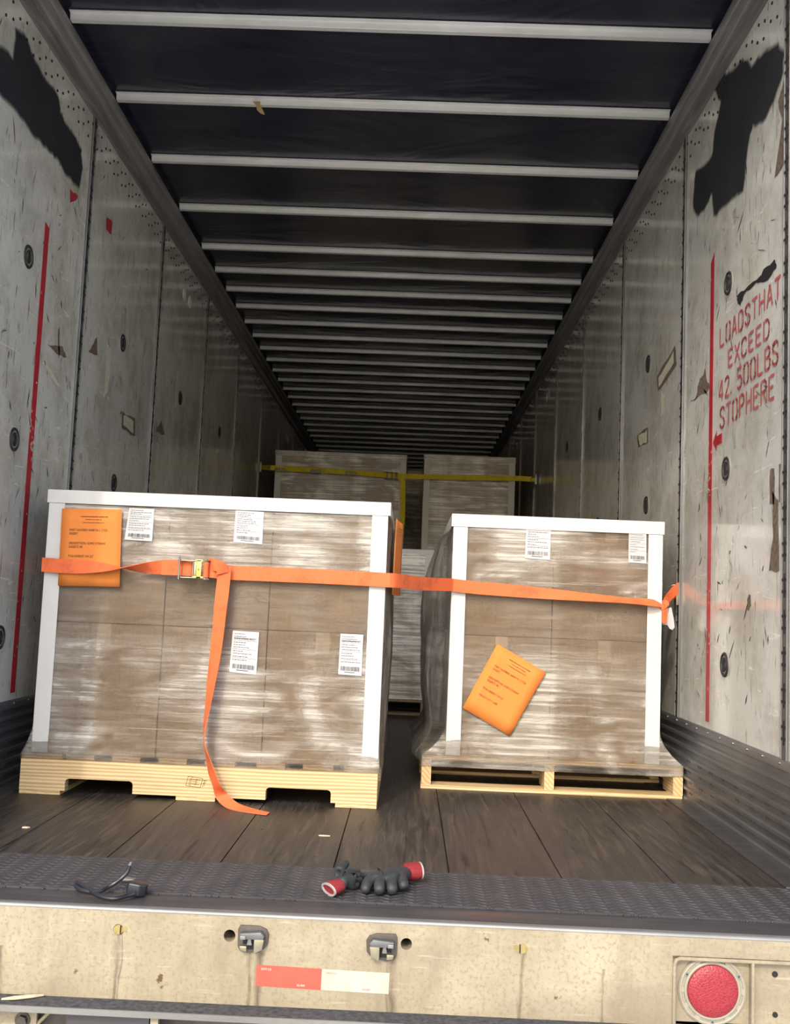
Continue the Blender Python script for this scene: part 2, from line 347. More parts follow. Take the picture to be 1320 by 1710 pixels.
# walls --------------------------------------------------------------
posts = [2.96, 4.125, 5.345, 6.578, 7.82, 9.12, 10.36, 11.6, 12.83, 14.05, 15.28, 16.5]
def jag(pts, amp=.004, n=4):
    """subdivide and roughen an outline (points on a wall, y/z)"""
    out = []
    for i, p in enumerate(pts):
        q = pts[(i+1) % len(pts)]
        for k in range(n):
            r = p.lerp(q, k/n); out.append(Vector((r.x, r.y+random.uniform(-amp, amp), r.z+random.uniform(-amp, amp))))
    return out
BLOB = {}
def wall_mesh(s):
    mb = MB(); xi = s*X
    ys = [Y0]+posts+[YE]
    mb.box(min(xi, xi+s*.04), max(xi, xi+s*.04), Y0, YE, -.25, 2.95)
    off = xi-s*.0012
    # rivets in staggered pairs below the roof rail
    y = 2.42; k = 0
    while y < 10:
        for dz in ((.03, .085) if k % 2 else (.05, .105)):
            mb.cyl((off+s*.001, y+dz*.2, 2.69-dz), (-s, 0, 0), .0055, .003, 8, 1)
        y += .062; k += 1
    def pol(px, mi, amp=.004, n=3): 
        pts = jag([onX(a, b, off) for a, b in px], amp, n); mb.poly(pts, mi)
    if s < 0:
        pol([(78, 575), (92, 578), (104, 577), (111, 598), (98, 592)], 2); pol([(148, 589), (153, 579), (162, 563), (163, 594)], 2)
        pol([(178, 573), (185, 584), (184, 620), (181, 654), (172, 667), (176, 620)], 3, .008)
        pol([(204, 687), (226, 699), (226, 730), (204, 714)], 2, .006); mb.poly(jag([onX(a, b, off+.0008) for a, b in ((206, 692), (223, 702), (223, 724), (206, 710))], .004), 3)
        pol([(260, 720), (270, 704), (275, 727)], 2, .006); pol([(294, 619), (300, 619), (296, 678), (291, 680)], 3, .006)
        pol([(70, 605), (78, 608), (104, 647), (94, 643)], 3); pol([(178, 361), (188, 371), (186, 392), (177, 382)], 4, .003); pol([(118, 315), (130, 328), (128, 335), (117, 340)], 4, .006)
        pol([(97, 560), (99, 546), (100, 580), (98, 610)], 2)
        blob = [(28, 55), (40, 60), (56, 100), (72, 130), (96, 160), (100, 190), (108, 205), (120, 222), (135, 250), (137, 280), (132, 308), (112, 290), (98, 265), (84, 250), (60, 225), (40, 200), (18, 170), (-30, 120), (-30, 75), (5, 85), (22, 102)]
    else:
        pol([(1231, 493), (1250, 478), (1271, 460), (1275, 451), (1294, 434), (1298, 448), (1283, 465), (1262, 476), (1247, 486), (1240, 500), (1236, 511), (1232, 505)], 1, .006)
        pol([(1097, 629), (1128, 577), (1130, 608), (1099, 655)], 2, .006); mb.poly(jag([onX(a, b, off-.0008) for a, b in ((1100, 632), (1125, 588), (1126, 606), (1101, 646))], .004), 3)
        pol([(1104, 654), (1111, 657), (1110, 692), (1105, 695)], 3, .008); pol([(1064, 727), (1083, 713), (1083, 741), (1066, 748)], 2, .006); mb.poly(jag([onX(a, b, off-.0008) for a, b in ((1067, 729), (1081, 718), (1081, 738), (1068, 744))], .006), 3)
        pol([(1153, 674), (1163, 664), (1167, 640), (1178, 618), (1185, 640), (1186, 650), (1167, 664)], 2, .01)
        pol([(1310, 130), (1300, 170), (1307, 200), (1295, 295), (1310, 275), (1312, 170)], 2, .008)
        pol([(1290, 820), (1300, 836), (1301, 954), (1285, 954), (1291, 900)], 2, .005); pol([(1287, 783), (1294, 780), (1293, 840), (1286, 840)], 2, .006); pol([(1302, 775), (1304, 775), (1303, 838), (1301, 838)], 2, .003)
        pol([(1248, 1000), (1253, 990), (1255, 1010), (1249, 1022)], 2, .006)
        blob = [(1170, 130), (1185, 105), (1194, 112), (1204, 110), (1212, 130), (1240, 105), (1256, 112), (1275, 92), (1296, 78), (1308, 90), (1305, 130), (1280, 195), (1258, 205), (1252, 225), (1240, 320), (1224, 325), (1200, 352), (1193, 358), (1189, 320), (1178, 345), (1166, 358), (1158, 340), (1162, 290), (1190, 265), (1195, 220), (1205, 170), (1190, 140)]
    pts = [onX(a, b, off-s*.0004) for a, b in blob]
    BLOB[s] = jag(pts, .007, 4)
    # small scuffs and gouges scattered over the panels
    for k in range(330):
        y = random.uniform(2.5, 8.5) if k % 3 else random.uniform(2.9, 4.2); z = random.uniform(.4, 2.6)
        if any(abs(y-p) < .05 for p in posts): continue
        L = random.uniform(.006, .035)*(1.5 if k % 9 == 0 else 1); w = random.uniform(.0012, .005); a = R(random.choice((70, 100, -50, -40, 30, 80))+random.uniform(-15, 15))
        d = Vector((0, math.cos(a), math.sin(a))); n_ = Vector((0, -math.sin(a), math.cos(a))); c = Vector((off, y, z))
        mb.poly([c-d*L, c-n_*w*random.uniform(.3, 1), c+d*L*.3-n_*w, c+d*L, c+n_*w*.8, c-d*L*.4+n_*w*random.uniform(.2, 1)], random.choice((2, 2, 1, 1, 3)))
    # faint horizontal joint
    return mb.build('wall_left' if s < 0 else 'wall_right', [M['wall'], M['dark'], M['gum'], M['pale'], M['red'], M['smear']])
def paint_patch(s, wall):
    """matte charcoal smear: a core outline with a thin feathered rim (rim fade stored per vertex)"""
    P = BLOB[s]; n = len(P); c = sum(P, Vector())/n; me = bpy.data.meshes.new('paint_smear'); bm = bmesh.new()
    lay = bm.verts.layers.float.new('fade')
    area = sum(P[i].y*P[(i+1) % n].z-P[(i+1) % n].y*P[i].z for i in range(n)); sg = 1 if area > 0 else -1
    inn, out = [], []
    for i, p in enumerate(P):
        t_ = (P[(i+2) % n]-P[i-2]); nn = Vector((0, t_.z, -t_.y)); nn = nn.normalized()*sg if nn.length > 0 else Vector()
        a = bm.verts.new(p-nn*.004); b = bm.verts.new(p+nn*.018); a[lay] = 1; b[lay] = 0; inn.append(a); out.append(b)
    bm.faces.new(inn)
    for i in range(n):
        try: bm.faces.new((inn[i], inn[(i+1) % n], out[(i+1) % n], out[i]))
        except Exception: pass
    bm.to_mesh(me); bm.free(); me.materials.append(M['smear']); o = bpy.data.objects.new('paint_smear', me); COL.objects.link(o); o.parent = wall
    tag(o, 'dark charcoal smear with ragged edges')
for s in (-1, 1):
    wall = tag(wall_mesh(s), kind='structure')
    xi = s*X
    paint_patch(s, wall)
    for k, py_ in enumerate(posts):
        mb = MB(); w = .023; x0 = xi; x1 = xi-s*.006
        mb.box(min(x0, x1), max(x0, x1), py_-w, py_+w, .30, 2.70)
        mb.box(min(x1, x1-s*.002), max(x1, x1-s*.002), py_-w, py_-w+.004, .30, 2.70, 2); mb.box(min(x1, x1-s*.002), max(x1, x1-s*.002), py_+w-.004, py_+w, .30, 2.70, 2)
        if py_ < 9:
            z = .34
            while z < 2.66:
                mb.box(min(x1, x1-s*.0012), max(x1, x1-s*.0012), py_-.004, py_+.004, z, z+.07, 1)
                for dy in (-.013, .013):
                    mb.cyl((x1, py_+dy, z+.018), (-s, 0, 0), .0045, .002, 8, 1); mb.cyl((x1, py_+dy, z+.052), (-s, 0, 0), .0045, .002, 8, 1)
                z += .105
        mb.build('logistics_post', [M['post'], M['dark'], M['rail']], wall)
    # painted stripe
    mb = MB(); a, b = (3.66, 3.703) if s < 0 else (3.702, 3.742); xo = xi-s*.0022
    mb.prism([(xo, a, .325), (xo, b, .325), (xo, b, 2.052 if s < 0 else 2.02), (xo, a, 2.062 if s < 0 else 2.05)][::1], (s*.001, 0, 0))
    for k in range(26):
        z = random.choice((1.18, 1.22, 1.3, .8, .62, random.uniform(.4, 2)))+random.uniform(-.05, .05); y = random.uniform(a, b); c = Vector((xo-s*.0006, y, z))
        mb.poly([c+Vector((0, random.uniform(-.006, .006)+math.cos(q)*.004, math.sin(q)*random.uniform(.002, .012))) for q in (0, 1.2, 2.4, 3.6, 4.9)], 1)
    tag(mb.build('painted_stripe', [M['red'], M['pale']], wall), 'red painted load limit stripe')
    # recessed lashing rings mid panel
    for yy in (3.525, 4.735, 5.945, 7.2):
        for zz in (1.88, 1.21, .535):
            if yy > 6 and zz < 1: continue
            if yy > 5.9 and zz == 1.21 and s < 0: continue
            mb = MB(); c = Vector((xi-s*.003, yy+random.uniform(-.008, .008), zz+random.uniform(-.01, .01)))
            mb.cyl(c+Vector((s*.003, 0, 0)), (-s, 0, 0), .042, .003, 28, 3); mb.torus(c, (1, 0, 0), .037, .0055, 28, 8, 0, .8); mb.torus(c, (1, 0, 0), .020, .004, 24, 6, 0, .8)
            mb.box(min(c.x, c.x-s*.004), max(c.x, c.x-s*.004), c.y-.006, c.y+.006, c.z-.024, c.z+.024, 2)
            r = mb.build('lashing_ring', [M['black'], M['post'], M['dark'], M['bezel']], wall, smooth=True)
    for yy in (5.91, 6.06) + ((11.0, 11.15) if s < 0 else ()):
        if s > 0: yy += 2.36
        tag(MB().cyl((xi, yy, 2.49), (-s, 0, 0), .038, .003, 28).cyl((xi-s*.003, yy, 2.49), (-s, 0, 0), .006, .002, 10).build('round_patch', M['white2'], wall), 'round white patch high on the wall')
    # roof rail, stepped aluminium extrusion
    pr = [(0, 2.695), (-.012, 2.695), (-.012, 2.74), (-.006, 2.745), (-.006, 2.775), (-.018, 2.78), (-.018, 2.82), (-.030, 2.825), (-.030, 2.866), (0, 2.87)]
    mb = MB(); mb.prism([(xi+s*a, Y0, b) for a, b in pr], (0, YE-Y0, 0))
    tag(mb.build('trim_5' if s < 0 else 'trim_6', M['rail'], bevel=.001, seg=1), kind='structure')
    # corrugated scuff band at the foot of the wall
    pr = [(0, 0.0)]; z = 0.0
    pr = [(0, 0), (-.012, 0), (-.012, .012)]
    for k in range(7):
        z = .012+k*.038; pr += [(-.012, z+.004), (-.004, z+.008), (-.004, z+.028), (-.012, z+.032), (-.012, z+.038)]
    pr += [(-.010, .292), (-.004, .300), (0, .300)]
    mb = MB(); mb.prism([(xi+s*a, Y0+.02, b) for a, b in pr], (0, YE-Y0-.02, 0))
    y = 2.5
    while y < 6.5:
        for k in range(4):
            for d in (0, .022): mb.cyl((xi-s*.004, y+d+.01*k, .037+k*.038), (-s, 0, 0), .004, .003, 8)
        mb.cyl((xi-s*.008, y+.06, .288), (-s, 0, 0), .004, .006, 8)
        y += .14
    tag(mb.build('baseboard_left' if s < 0 else 'baseboard_right', M['scuff']), kind='structure')
    if s > 0: wall_r = wall
    else: wall_l = wall

# stencilled lettering ------------------------------------------------
G = {  # strokes on a 4 x 7 grid, gaps left open as in a stencil
 'L': [[(0,7),(0,0)],[(.7,0),(3.4,0)]], 'O': [[(1,7),(.3,6.6),(0,6),(0,1),(.3,.4),(1,0)],[(2.4,0),(3.1,.4),(3.4,1),(3.4,6),(3.1,6.6),(2.4,7)]],
 'A': [[(0,0),(1.5,7)],[(1.9,7),(3.4,0)],[(1.1,2.4),(2.4,2.4)]], 'D': [[(0,0),(0,7)],[(.8,7),(2.2,7),(3,6.3),(3.4,5.2),(3.4,3.9)],[(3.4,3.2),(3.4,1.8),(3,.7),(2.2,0),(.8,0)]],
 'S': [[(3.4,5.4),(3.2,6.4),(2.4,7),(1,7),(.2,6.4),(0,5.3),(.3,4.4),(1.2,3.8)],[(2,3.4),(3.1,2.7),(3.4,1.7),(3.2,.7),(2.4,0),(1,0),(.2,.7),(0,1.6)]],
 'T': [[(0,7),(3.4,7)],[(1.7,6.2),(1.7,0)]], 'H': [[(0,0),(0,7)],[(3.4,0),(3.4,7)],[(.7,3.5),(2.7,3.5)]], 'E': [[(0,0),(0,7)],[(.8,7),(3.2,7)],[(.8,3.6),(2.6,3.6)],[(.8,0),(3.2,0)]],
 'X': [[(0,0),(1.4,3.1)],[(2,3.9),(3.4,7)],[(0,7),(1.5,3.9)],[(1.9,3.1),(3.4,0)]], 'C': [[(3.4,5.4),(3.1,6.5),(2.3,7),(1,7),(.3,6.4),(0,5.5),(0,4)],[(0,3),(0,1.5),(.3,.6),(1,0),(2.3,0),(3.1,.5),(3.4,1.6)]],
 '4': [[(2.6,0),(2.6,7)],[(2.1,7),(0,2.4)],[(0,1.9),(1.9,1.9)],[(3.2,1.9),(3.5,1.9)]], '2': [[(0,5.6),(.4,6.6),(1.4,7),(2.6,6.9),(3.3,6),(3.2,4.8),(2.4,3.4)],[(2,2.8),(.3,.6)],[(.2,0),(3.4,0)]],
 '.': [[(0,0),(0,.6)]], '5': [[(3.2,7),(.3,7),(.2,4.4)],[(.3,3.8),(1.6,4.2),(2.8,3.8),(3.4,2.6),(3.3,1.2),(2.4,.1),(1,0),(.1,.8)]], '0': [[(1.2,7),(.4,6.5),(0,5.5),(0,1.5),(.4,.5),(1.2,0)],[(2.2,0),(3,.5),(3.4,1.5),(3.4,5.5),(3,6.5),(2.2,7)]],
 'B': [[(0,0),(0,7)],[(.8,7),(2.3,7),(3.1,6.3),(3.1,4.6),(2.4,3.9),(.9,3.7)],[(2.7,3.5),(3.4,2.6),(3.4,1.1),(2.5,0),(.8,0)]], 'P': [[(0,0),(0,7)],[(.8,7),(2.4,7),(3.3,6.2),(3.4,5),(3.1,4.1),(2.2,3.5),(.8,3.5)]],
 'R': [[(0,0),(0,7)],[(.8,7),(2.4,7),(3.3,6.2),(3.3,4.6),(2.4,3.7),(.8,3.7)],[(1.6,3.1),(3.4,0)]]}
mb = MB()
def stroke(mb, pts, w, xo):
    for a, b in zip(pts[:-1], pts[1:]):
        d = (b-a); d.normalize(); n = Vector((0, -d.z, d.y))*w; e = d*w*.45
        vs = [a-e+n, a-e-n, b+e-n, b+e+n]; mb.add([Vector((xo, v_.y, v_.z)) for v_ in vs], [(0, 1, 2, 3)])
for txt, y0, y1, zb, h in (('LOADSTHAT', 3.618, 3.011, 1.668, .066), ('EXCEED', 3.518, 3.106, 1.570, .060), ('42.500LBS', 3.622, 3.029, 1.470, .070), ('STOPHERE', 3.606, 3.057, 1.369, .072)):
    n = len(txt); adv = (y0-y1)/(n-.22)
    for i, ch in enumerate(txt):
        gw = adv*.66; yy = y0-adv*i
        for st in G[ch]:
            stroke(mb, [Vector((0, yy-(a/3.4)*gw, zb+b/7*h)) for a, b in st], .0048, X-.0024)
tag(mb.build('stencil_lettering', M['redd'], wall_r), 'red stencilled lettering reading LOADSTHAT EXCEED 42.500LBS STOPHERE')
mb = MB(); zc = 1.331
mb.prism([(X-.0024, y, z) for y, z in ((3.69, zc), (3.645, zc+.037), (3.645, zc+.016), (3.585, zc+.018), (3.585, zc-.018), (3.645, zc-.016), (3.645, zc-.037))], (.001, 0, 0))
tag(mb.build('painted_arrow', M['red'], wall_r), 'small red painted arrow')
# ceiling, far wall ----------------------------------------------------
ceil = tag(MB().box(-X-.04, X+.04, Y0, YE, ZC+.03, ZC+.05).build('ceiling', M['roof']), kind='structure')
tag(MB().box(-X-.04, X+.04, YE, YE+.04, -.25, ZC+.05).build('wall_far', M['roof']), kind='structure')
bows = [3.082, 3.69, 4.307, 4.926, 5.550, 6.173, 6.611, 7.020]
while bows[-1] < YE-.5: bows.append(bows[-1]+.411)
for y in bows:
    pr = [(-.034, .028), (-.034, .024), (-.016, .023), (-.0125, -.002), (.0125, -.002), (.016, .023), (.034, .024), (.034, .028)]
    MB().prism([(-X+.03, y+a, ZC+b) for a, b in pr], (2*X-.06, 0, 0)).build('roof_bow', M['bow'], ceil, bevel=.0015, seg=1)
c = onY(431, 172, 4.285)
mb = MB(); z = ZC-.0032
q = [(-.018, -.04, 0), (.014, -.045, 0), (.008, -.01, 0), (.016, .03, -.004), (.020, .055, -.012), (.002, .05, -.008), (-.012, .03, -.003), (-.010, -.01, 0)]
mb.prism([(c.x+a, 4.307+b, z+d) for a, b, d in q], (0, 0, -.0008))
tag(mb.build('tape_scrap', M['mastic']), 'torn scrap of tan tape stuck on the second roof bow', 'tape scrap')

# rear sill ------------------------------------------------------------
def boolean_build(name, base, cutters, mats, parent=None):
    o = base.build(name, mats); tmp = []
    for cmb in cutters:
        c_ = cmb.build('cutter', mats); tmp.append(c_); md = o.modifiers.new('b', 'BOOLEAN'); md.operation = 'DIFFERENCE'; md.object = c_; md.solver = 'EXACT'
    dg = bpy.context.evaluated_depsgraph_get(); me = bpy.data.meshes.new_from_object(o.evaluated_get(dg))
    o.modifiers.clear(); old = o.data; o.data = me; me.name = name; bpy.data.meshes.remove(old)
    for c_ in tmp: m_ = c_.data; bpy.data.objects.remove(c_); bpy.data.meshes.remove(m_)
    return o
YS = 2.31
sill = thing('rear_sill', (0, YS, -.25), 'cream painted steel rear sill of the trailer streaked with rust', 'sill')
base = MB().box(-1.32, 1.32, YS, YS+.06, -.192, -.006)
holes = [(-.203, -.047, .013), (.186, -.047, .0125), (-.449, -.045, .0115), (.440, -.046, .008)]
cut = [MB().cyl((x, YS-.02, z), (0, 1, 0), r, .12, 28) for x, z, r in holes] + [MB().box(.768, 1.40, YS-.02, YS+.012, -.30, -.045)]
sp = boolean_build('sill_panel', base, cut, M['sill'], sill)
sp.parent = sill
MB().cyl((-1.32, YS+.010, -.006), (1, 0, 0), .0075, 2.64, 12).box(-1.32, 1.32, YS+.008, YS+.024, -.010, .0005).build('top_edge', M['edge'], sill, smooth=True)
MB().box(-.6, .5, YS+.061, YS+.066, -.09, -.02).build('hole_shade_plate', M['dark'], sill)  # dark plate set behind the holes to stand in for the shade inside
# lamp recess: lower corner plate, lip and divider
MB().box(.745, 1.32, YS+.012, YS+.05, -.30, -.185).box(.938, .944, YS-.006, YS+.014, -.29, -.052).build('corner_plate', M['sill'], sill, bevel=.001)
lip = [(.772, YS-.002, -.30), (.772, YS-.002, -.062), (.775, YS-.002, -.054), (.783, YS-.002, -.050), (1.32, YS-.002, -.050)]
MB().tube(lip, .0042, 8).build('recess_lip', M['sill'], sill, smooth=True)
MB().cyl((.994, YS+.0105, -.078), (0, 1, 0), .0065, .003, 20).cyl((.995, YS+.0105, -.163), (0, 1, 0), .006, .003, 20).build('bolt_hole', M['dark'], sill)
# bottom ledge
c0 = onZ(0, 1680, -.192); c1 = onZ(330, 1694, -.192)
yl = (c0.y+c1.y)/2
MB().box(-1.32, .762, yl, YS+.05, -.200, -.192).build('bottom_ledge', M['dirt'], sill, bevel=.001)
MB().box(-1.32, .762, yl-.002, yl+.002, -.203, -.1905).build('ledge_edge', M['edge'], sill)
MB().box(-1.32, 1.32, YS+.02, YS+.35, -.40, -.21).build('underframe', M['rust'], sill)
for x in (-.449, .440):   # round tabs in keyholes
    d = 1 if x < 0 else -1
    MB().cyl((x, YS+.004, -.045), (0, -1, 0), .0105, .006, 24).cyl((x+d*.0135, YS+.004, -.044), (0, -1, 0), .006, .005, 16).box(x-.0012+d*.0055, x+.0012+d*.0055, YS-.004, YS-.0015, -.054, -.036, 1).build('lock_tab', [M['brass'], M['dark']], sill, smooth=True)
rehome(sill)
for ob in (sp,): ob.data.update()
def keeper(cx, cz, d, label):
    k = thing('door_lock_keeper', (cx, YS, cz), label, 'lock keeper', 'steel door lock keepers on the rear sill')
    out = [(-.034, .020), (-.030, .028), (.012, .028), (.028, .022), (.034, .012), (.032, -.012), (.022, -.022), (-.010, -.030), (-.028, -.026), (-.034, -.016)]
    pts = [(cx+d*a, YS, cz+b) for a, b in out]
    MB().prism(pts if d > 0 else pts[::-1], (0, -.006, 0)).build('base_plate', M['rust'], k, bevel=.0015)
    def pr(pp, y0, y1, nm, m): 
        q = [(cx+d*a, YS-y0, cz+b) for a, b in pp]; MB().prism(q if d > 0 else q[::-1], (0, -(y1-y0), 0)).build(nm, m, k, bevel=.002)
    pr([(-.027, .016), (.018, .020), (.026, .012), (.024, .004), (-.027, .004)], .006, .024, 'upper_jaw', M['post'])
    pr([(.004, .006), (.026, .004), (.022, -.018), (.004, -.026)], .006, .022, 'side_jaw', M['chrome'])
    pr([(-.028, -.012), (-.012, -.012), (-.012, -.024), (-.026, -.022)], .006, .018, 'lower_jaw', M['chrome'])
    pr([(-.026, .012), (-.014, .012), (-.014, .004), (-.026, .004)], .024, .027, 'worn_face', M['edge'])
    pr([(-.010, .004), (-.004, .004), (-.001, -.012), (-.013, -.012)], .006, .012, 'latch_tongue', M['edge'])
    pr([(-.022, .003), (.003, .003), (.003, -.022), (-.011, -.022), (-.011, -.011), (-.022, -.011)], .0061, .0066, 'socket', M['dark'])
    rehome(k)
keeper(-.150, -.050, 1, 'worn steel door lock keeper left of centre on the sill, above the red tape')
keeper(.132, -.054, -1, 'worn steel door lock keeper right of centre on the sill, beside a round hole')
tl = thing('tail_light', (.857, YS+.010, -.117), 'round red tail light in a grey bezel on the rear sill', 'tail light')
c = Vector((.857, YS+.0118, -.117)); ax = (0, -1, 0)
mb = MB().cyl(c, ax, .074, .004, 48).torus(c+Vector((0, -.004, 0)), ax, .0695, .0035, 48, 8).torus(c+Vector((0, -.005, 0)), ax, .0585, .004, 48, 8)
for q in range(12):
    a = 2*math.pi*q/12; mb.cyl(c+Vector((math.cos(a)*.0655, -.004, math.sin(a)*.0655)), ax, .0062, .0025, 12)
mb.build('bezel', M['bezel'], tl, smooth=True)
prf = [(.0555, .004), (.0545, .011), (.05, .0145), (.035, .0165), (.018, .0175), (.0001, .018)]
vs = []; n = 48
for r, h in prf: vs += [c+Vector((math.cos(2*math.pi*i/n)*r, -h, math.sin(2*math.pi*i/n)*r)) for i in range(n)]
mb = MB().add(vs, [(j*n+i, j*n+(i+1) % n, (j+1)*n+(i+1) % n, (j+1)*n+i) for j in range(len(prf)-1) for i in range(n)]); mb.build('lens', M['lens'], tl, smooth=True)
for a in (150, 30, 270): MB().cyl(c+Vector((math.cos(R(a))*.065, -.006, math.sin(R(a))*.065)), ax, .0042, .0025, 14).cyl(c+Vector((math.cos(R(a))*.065, -.0085, math.sin(R(a))*.065)), ax, .0018, .0004, 10, 1).build('screw', [M['edge'], M['dark']], tl, smooth=True)
rehome(tl)
tp = thing('reflective_tape', (-.141, YS, -.13), 'red and white reflective tape strip on the cream sill', 'reflective tape')
A, B, C_, D = [onY(x, y, YS-.0008) for x, y in ((429, 1611), (538, 1618), (651, 1625), (0, 0))]
h = .0445
def tape(a, b, m, nm): 
    return MB().prism([(a.x, YS-.0005, a.z), (b.x, YS-.0005, b.z), (b.x-.0005, YS-.0005, b.z-h), (a.x-.0005, YS-.0005, a.z-h)], (0, -.0006, 0)).build(nm, m, tp)
tape(A, B, M['tagred'], 'red_section'); tape(B, C_, M['tagwhite'], 'white_section')
u = (B-A).normalized(); w_ = Vector((0, 0, 1))
mb = MB()
for o, dx, dz, tx in ((A, .010, -.010, 'DOT-C2'), (A, .090, -.041, '03-000'), (B, .010, -.010, 'DOT-C2'), (B, .090, -.041, '03-000')):
    mb = MB(); put_text(mb, tx, .0058, Vector((o.x+dx, YS-.0013, o.z+dz)), u, w_, 1.05); mb.build('tape_lettering', M['wtxt'] if o is A else M['red'], tp)
rehome(tp)
# splinter on the ledge, scraps on the floor
a, b = onZ(2, 1670, -.189), onZ(73, 1663, -.189)
mb = MB(); d = (b-a); n_ = Vector((-d.y, d.x, 0)).normalized()
mb.prism([a, a+d*.3-n_*.006, a+d*.7-n_*.005, b, a+d*.75+n_*.004, a+d*.3+n_*.006], (0, 0, .004))
tag(mb.build('wood_splinter', M['splint']), 'pale wood splinter lying on the dark ledge under the sill', 'splinter')
for (x, y), L, rz, nm, lb in (((44, 1382), .018, .2, 'wood_chip', 'small tan wood chip on the floor planks near the left edge'), ((542, 1396), .028, -.1, 'wood_splinter', 'thin wood splinter lying on the floor planks behind the gloves')):
    p = onZ(x, y, .001); mb = MB(); w2 = .006 if nm == 'wood_chip' else .0022
    mb.prism([(p.x-L*.6, p.y-w2, .0005), (p.x+L*.3, p.y-w2*1.3, .0005), (p.x+L*.6, p.y, .0005), (p.x+L*.1, p.y+w2, .0005), (p.x-L*.5, p.y+w2*.8, .0005)], (0, 0, .003))
    tag(mb.build(nm, M['splint']), lb, 'wood chip' if nm == 'wood_chip' else 'splinter')
# bracket with bolt under the ledge, at the left
br = thing('bumper_bracket', (-.68, YS-.01, -.26), 'cream steel bracket with a big bolt under the left of the ledge', 'bracket')
MB().box(-.86, -.612, YS-.012, YS+.0, -.34, -.204).build('bracket_plate', M['sill'], br, bevel=.002)
c = onY(38, 1703, YS-.012); MB().cyl(c, (0, -1, 0), .017, .003, 24).cyl(c+Vector((0, -.003, 0)), (0, -1, 0), .0125, .009, 6).build('bolt', M['rust'], br, bevel=.001)
MB().tube([(-.612, YS-.004, -.25), (-.585, YS-.004, -.222), (-.575, YS-.004, -.206)], .004, 8).build('stay', M['sill'], br)
rehome(br)
tag(MB().box(-.538, -.36, YS-.04, YS-.03, -.40, -.212).build('steel_shield', M['strip']), 'blue grey steel shield hanging under the ledge at left', 'shield')
tag(MB().box(-.355, -.338, YS-.05, YS-.035, -.40, -.206).build('hanger_bar', M['sill'], bevel=.001), 'narrow cream hanger bar under the ledge', 'bar')

# ================================================================== LOADS
def pallet_a(x0, x1, y0, y1, h, label):
    """notched-stringer side towards the camera"""
    p = thing('pallet', ((x0+x1)/2, (y0+y1)/2, 0), label, 'pallet', 'wooden pallets')
    L = x1-x0; tb = .015; ts = .017; zs0, zs1 = tb, h-ts
    for k, yy in enumerate((y0, (y0+y1)/2-.018, y1-.036)):
        n0, n1, n2, n3 = x0+L*.128, x0+L*.318, x0+L*.690, x0+L*.872; nh = zs0+.042
        def notch(a, b): return [(a, zs0), (a, nh-.012), (a+.003, nh-.004), (a+.012, nh), (b-.012, nh), (b-.003, nh-.004), (b, nh-.012), (b, zs0)]
        pp = [(x0, zs0)]+notch(n0, n1)+notch(n2, n3)+[(x1, zs0), (x1, zs1), (x0, zs1)]
        st = MB().prism([(a, yy, b) for a, b in pp], (0, .036, 0)).build('stringer', M['wood_x'], p)
    ends = [(0, .115), (.125, .205), (.255, .335), (.385, .465), (.515, .60), (.66, .74), (.79, .875), (.905, 1.0)]
    for a, b in ends: MB().box(x0+L*a, x0+L*b, y0+.001, y1, zs1, h).build('deck_board', M['wood_y'], p, bevel=.001, seg=1)
    for a, b in ((0.0, .115), (.44, .55), (.885, 1.0)): MB().box(x0+L*a, x0+L*b, y0+.001, y1, 0, tb).build('bottom_board', M['wood_y'], p, bevel=.001, seg=1)
    mb = MB(); c = onY(326, 1306, y0-.0006); d = Vector((1, 0, -.10)).normalized(); e = Vector((.22, 0, 1)).normalized()   # heat-treatment stamp
    if k and label.startswith('pale'):
        P = lambda a, b: c+d*a+e*b+Vector((0, -.0004, 0))
        def ln(a, b, w=.0007):
            q = (b-a).normalized(); n = q.cross(Vector((0, 1, 0)))*w; mb.add([a+n, a-n, b-n, b+n], [(0, 1, 2, 3)])
        for a, b in (((-.028, -.016), (.022, -.016)), ((.022, -.016), (.022, .016)), ((.022, .016), (-.028, .016)), ((-.028, .016), (-.028, -.016)), ((-.014, -.016), (-.014, .016)), ((-.019, -.012), (-.019, .012)), ((-.010, .008), (.016, .008)), ((-.010, .001), (.010, .001)), ((-.010, -.007), (.015, -.007)), ((.003, -.012), (.003, .012)),
                     ((.025, .010), (.038, .010)), ((.031, .010), (.031, -.004)), ((.026, -.010), (.036, -.006)), ((.027, -.002), (.037, .003))): ln(P(*a), P(*b))
        mb.build('stamp', M['ink'], p)
    rehome(p); return p
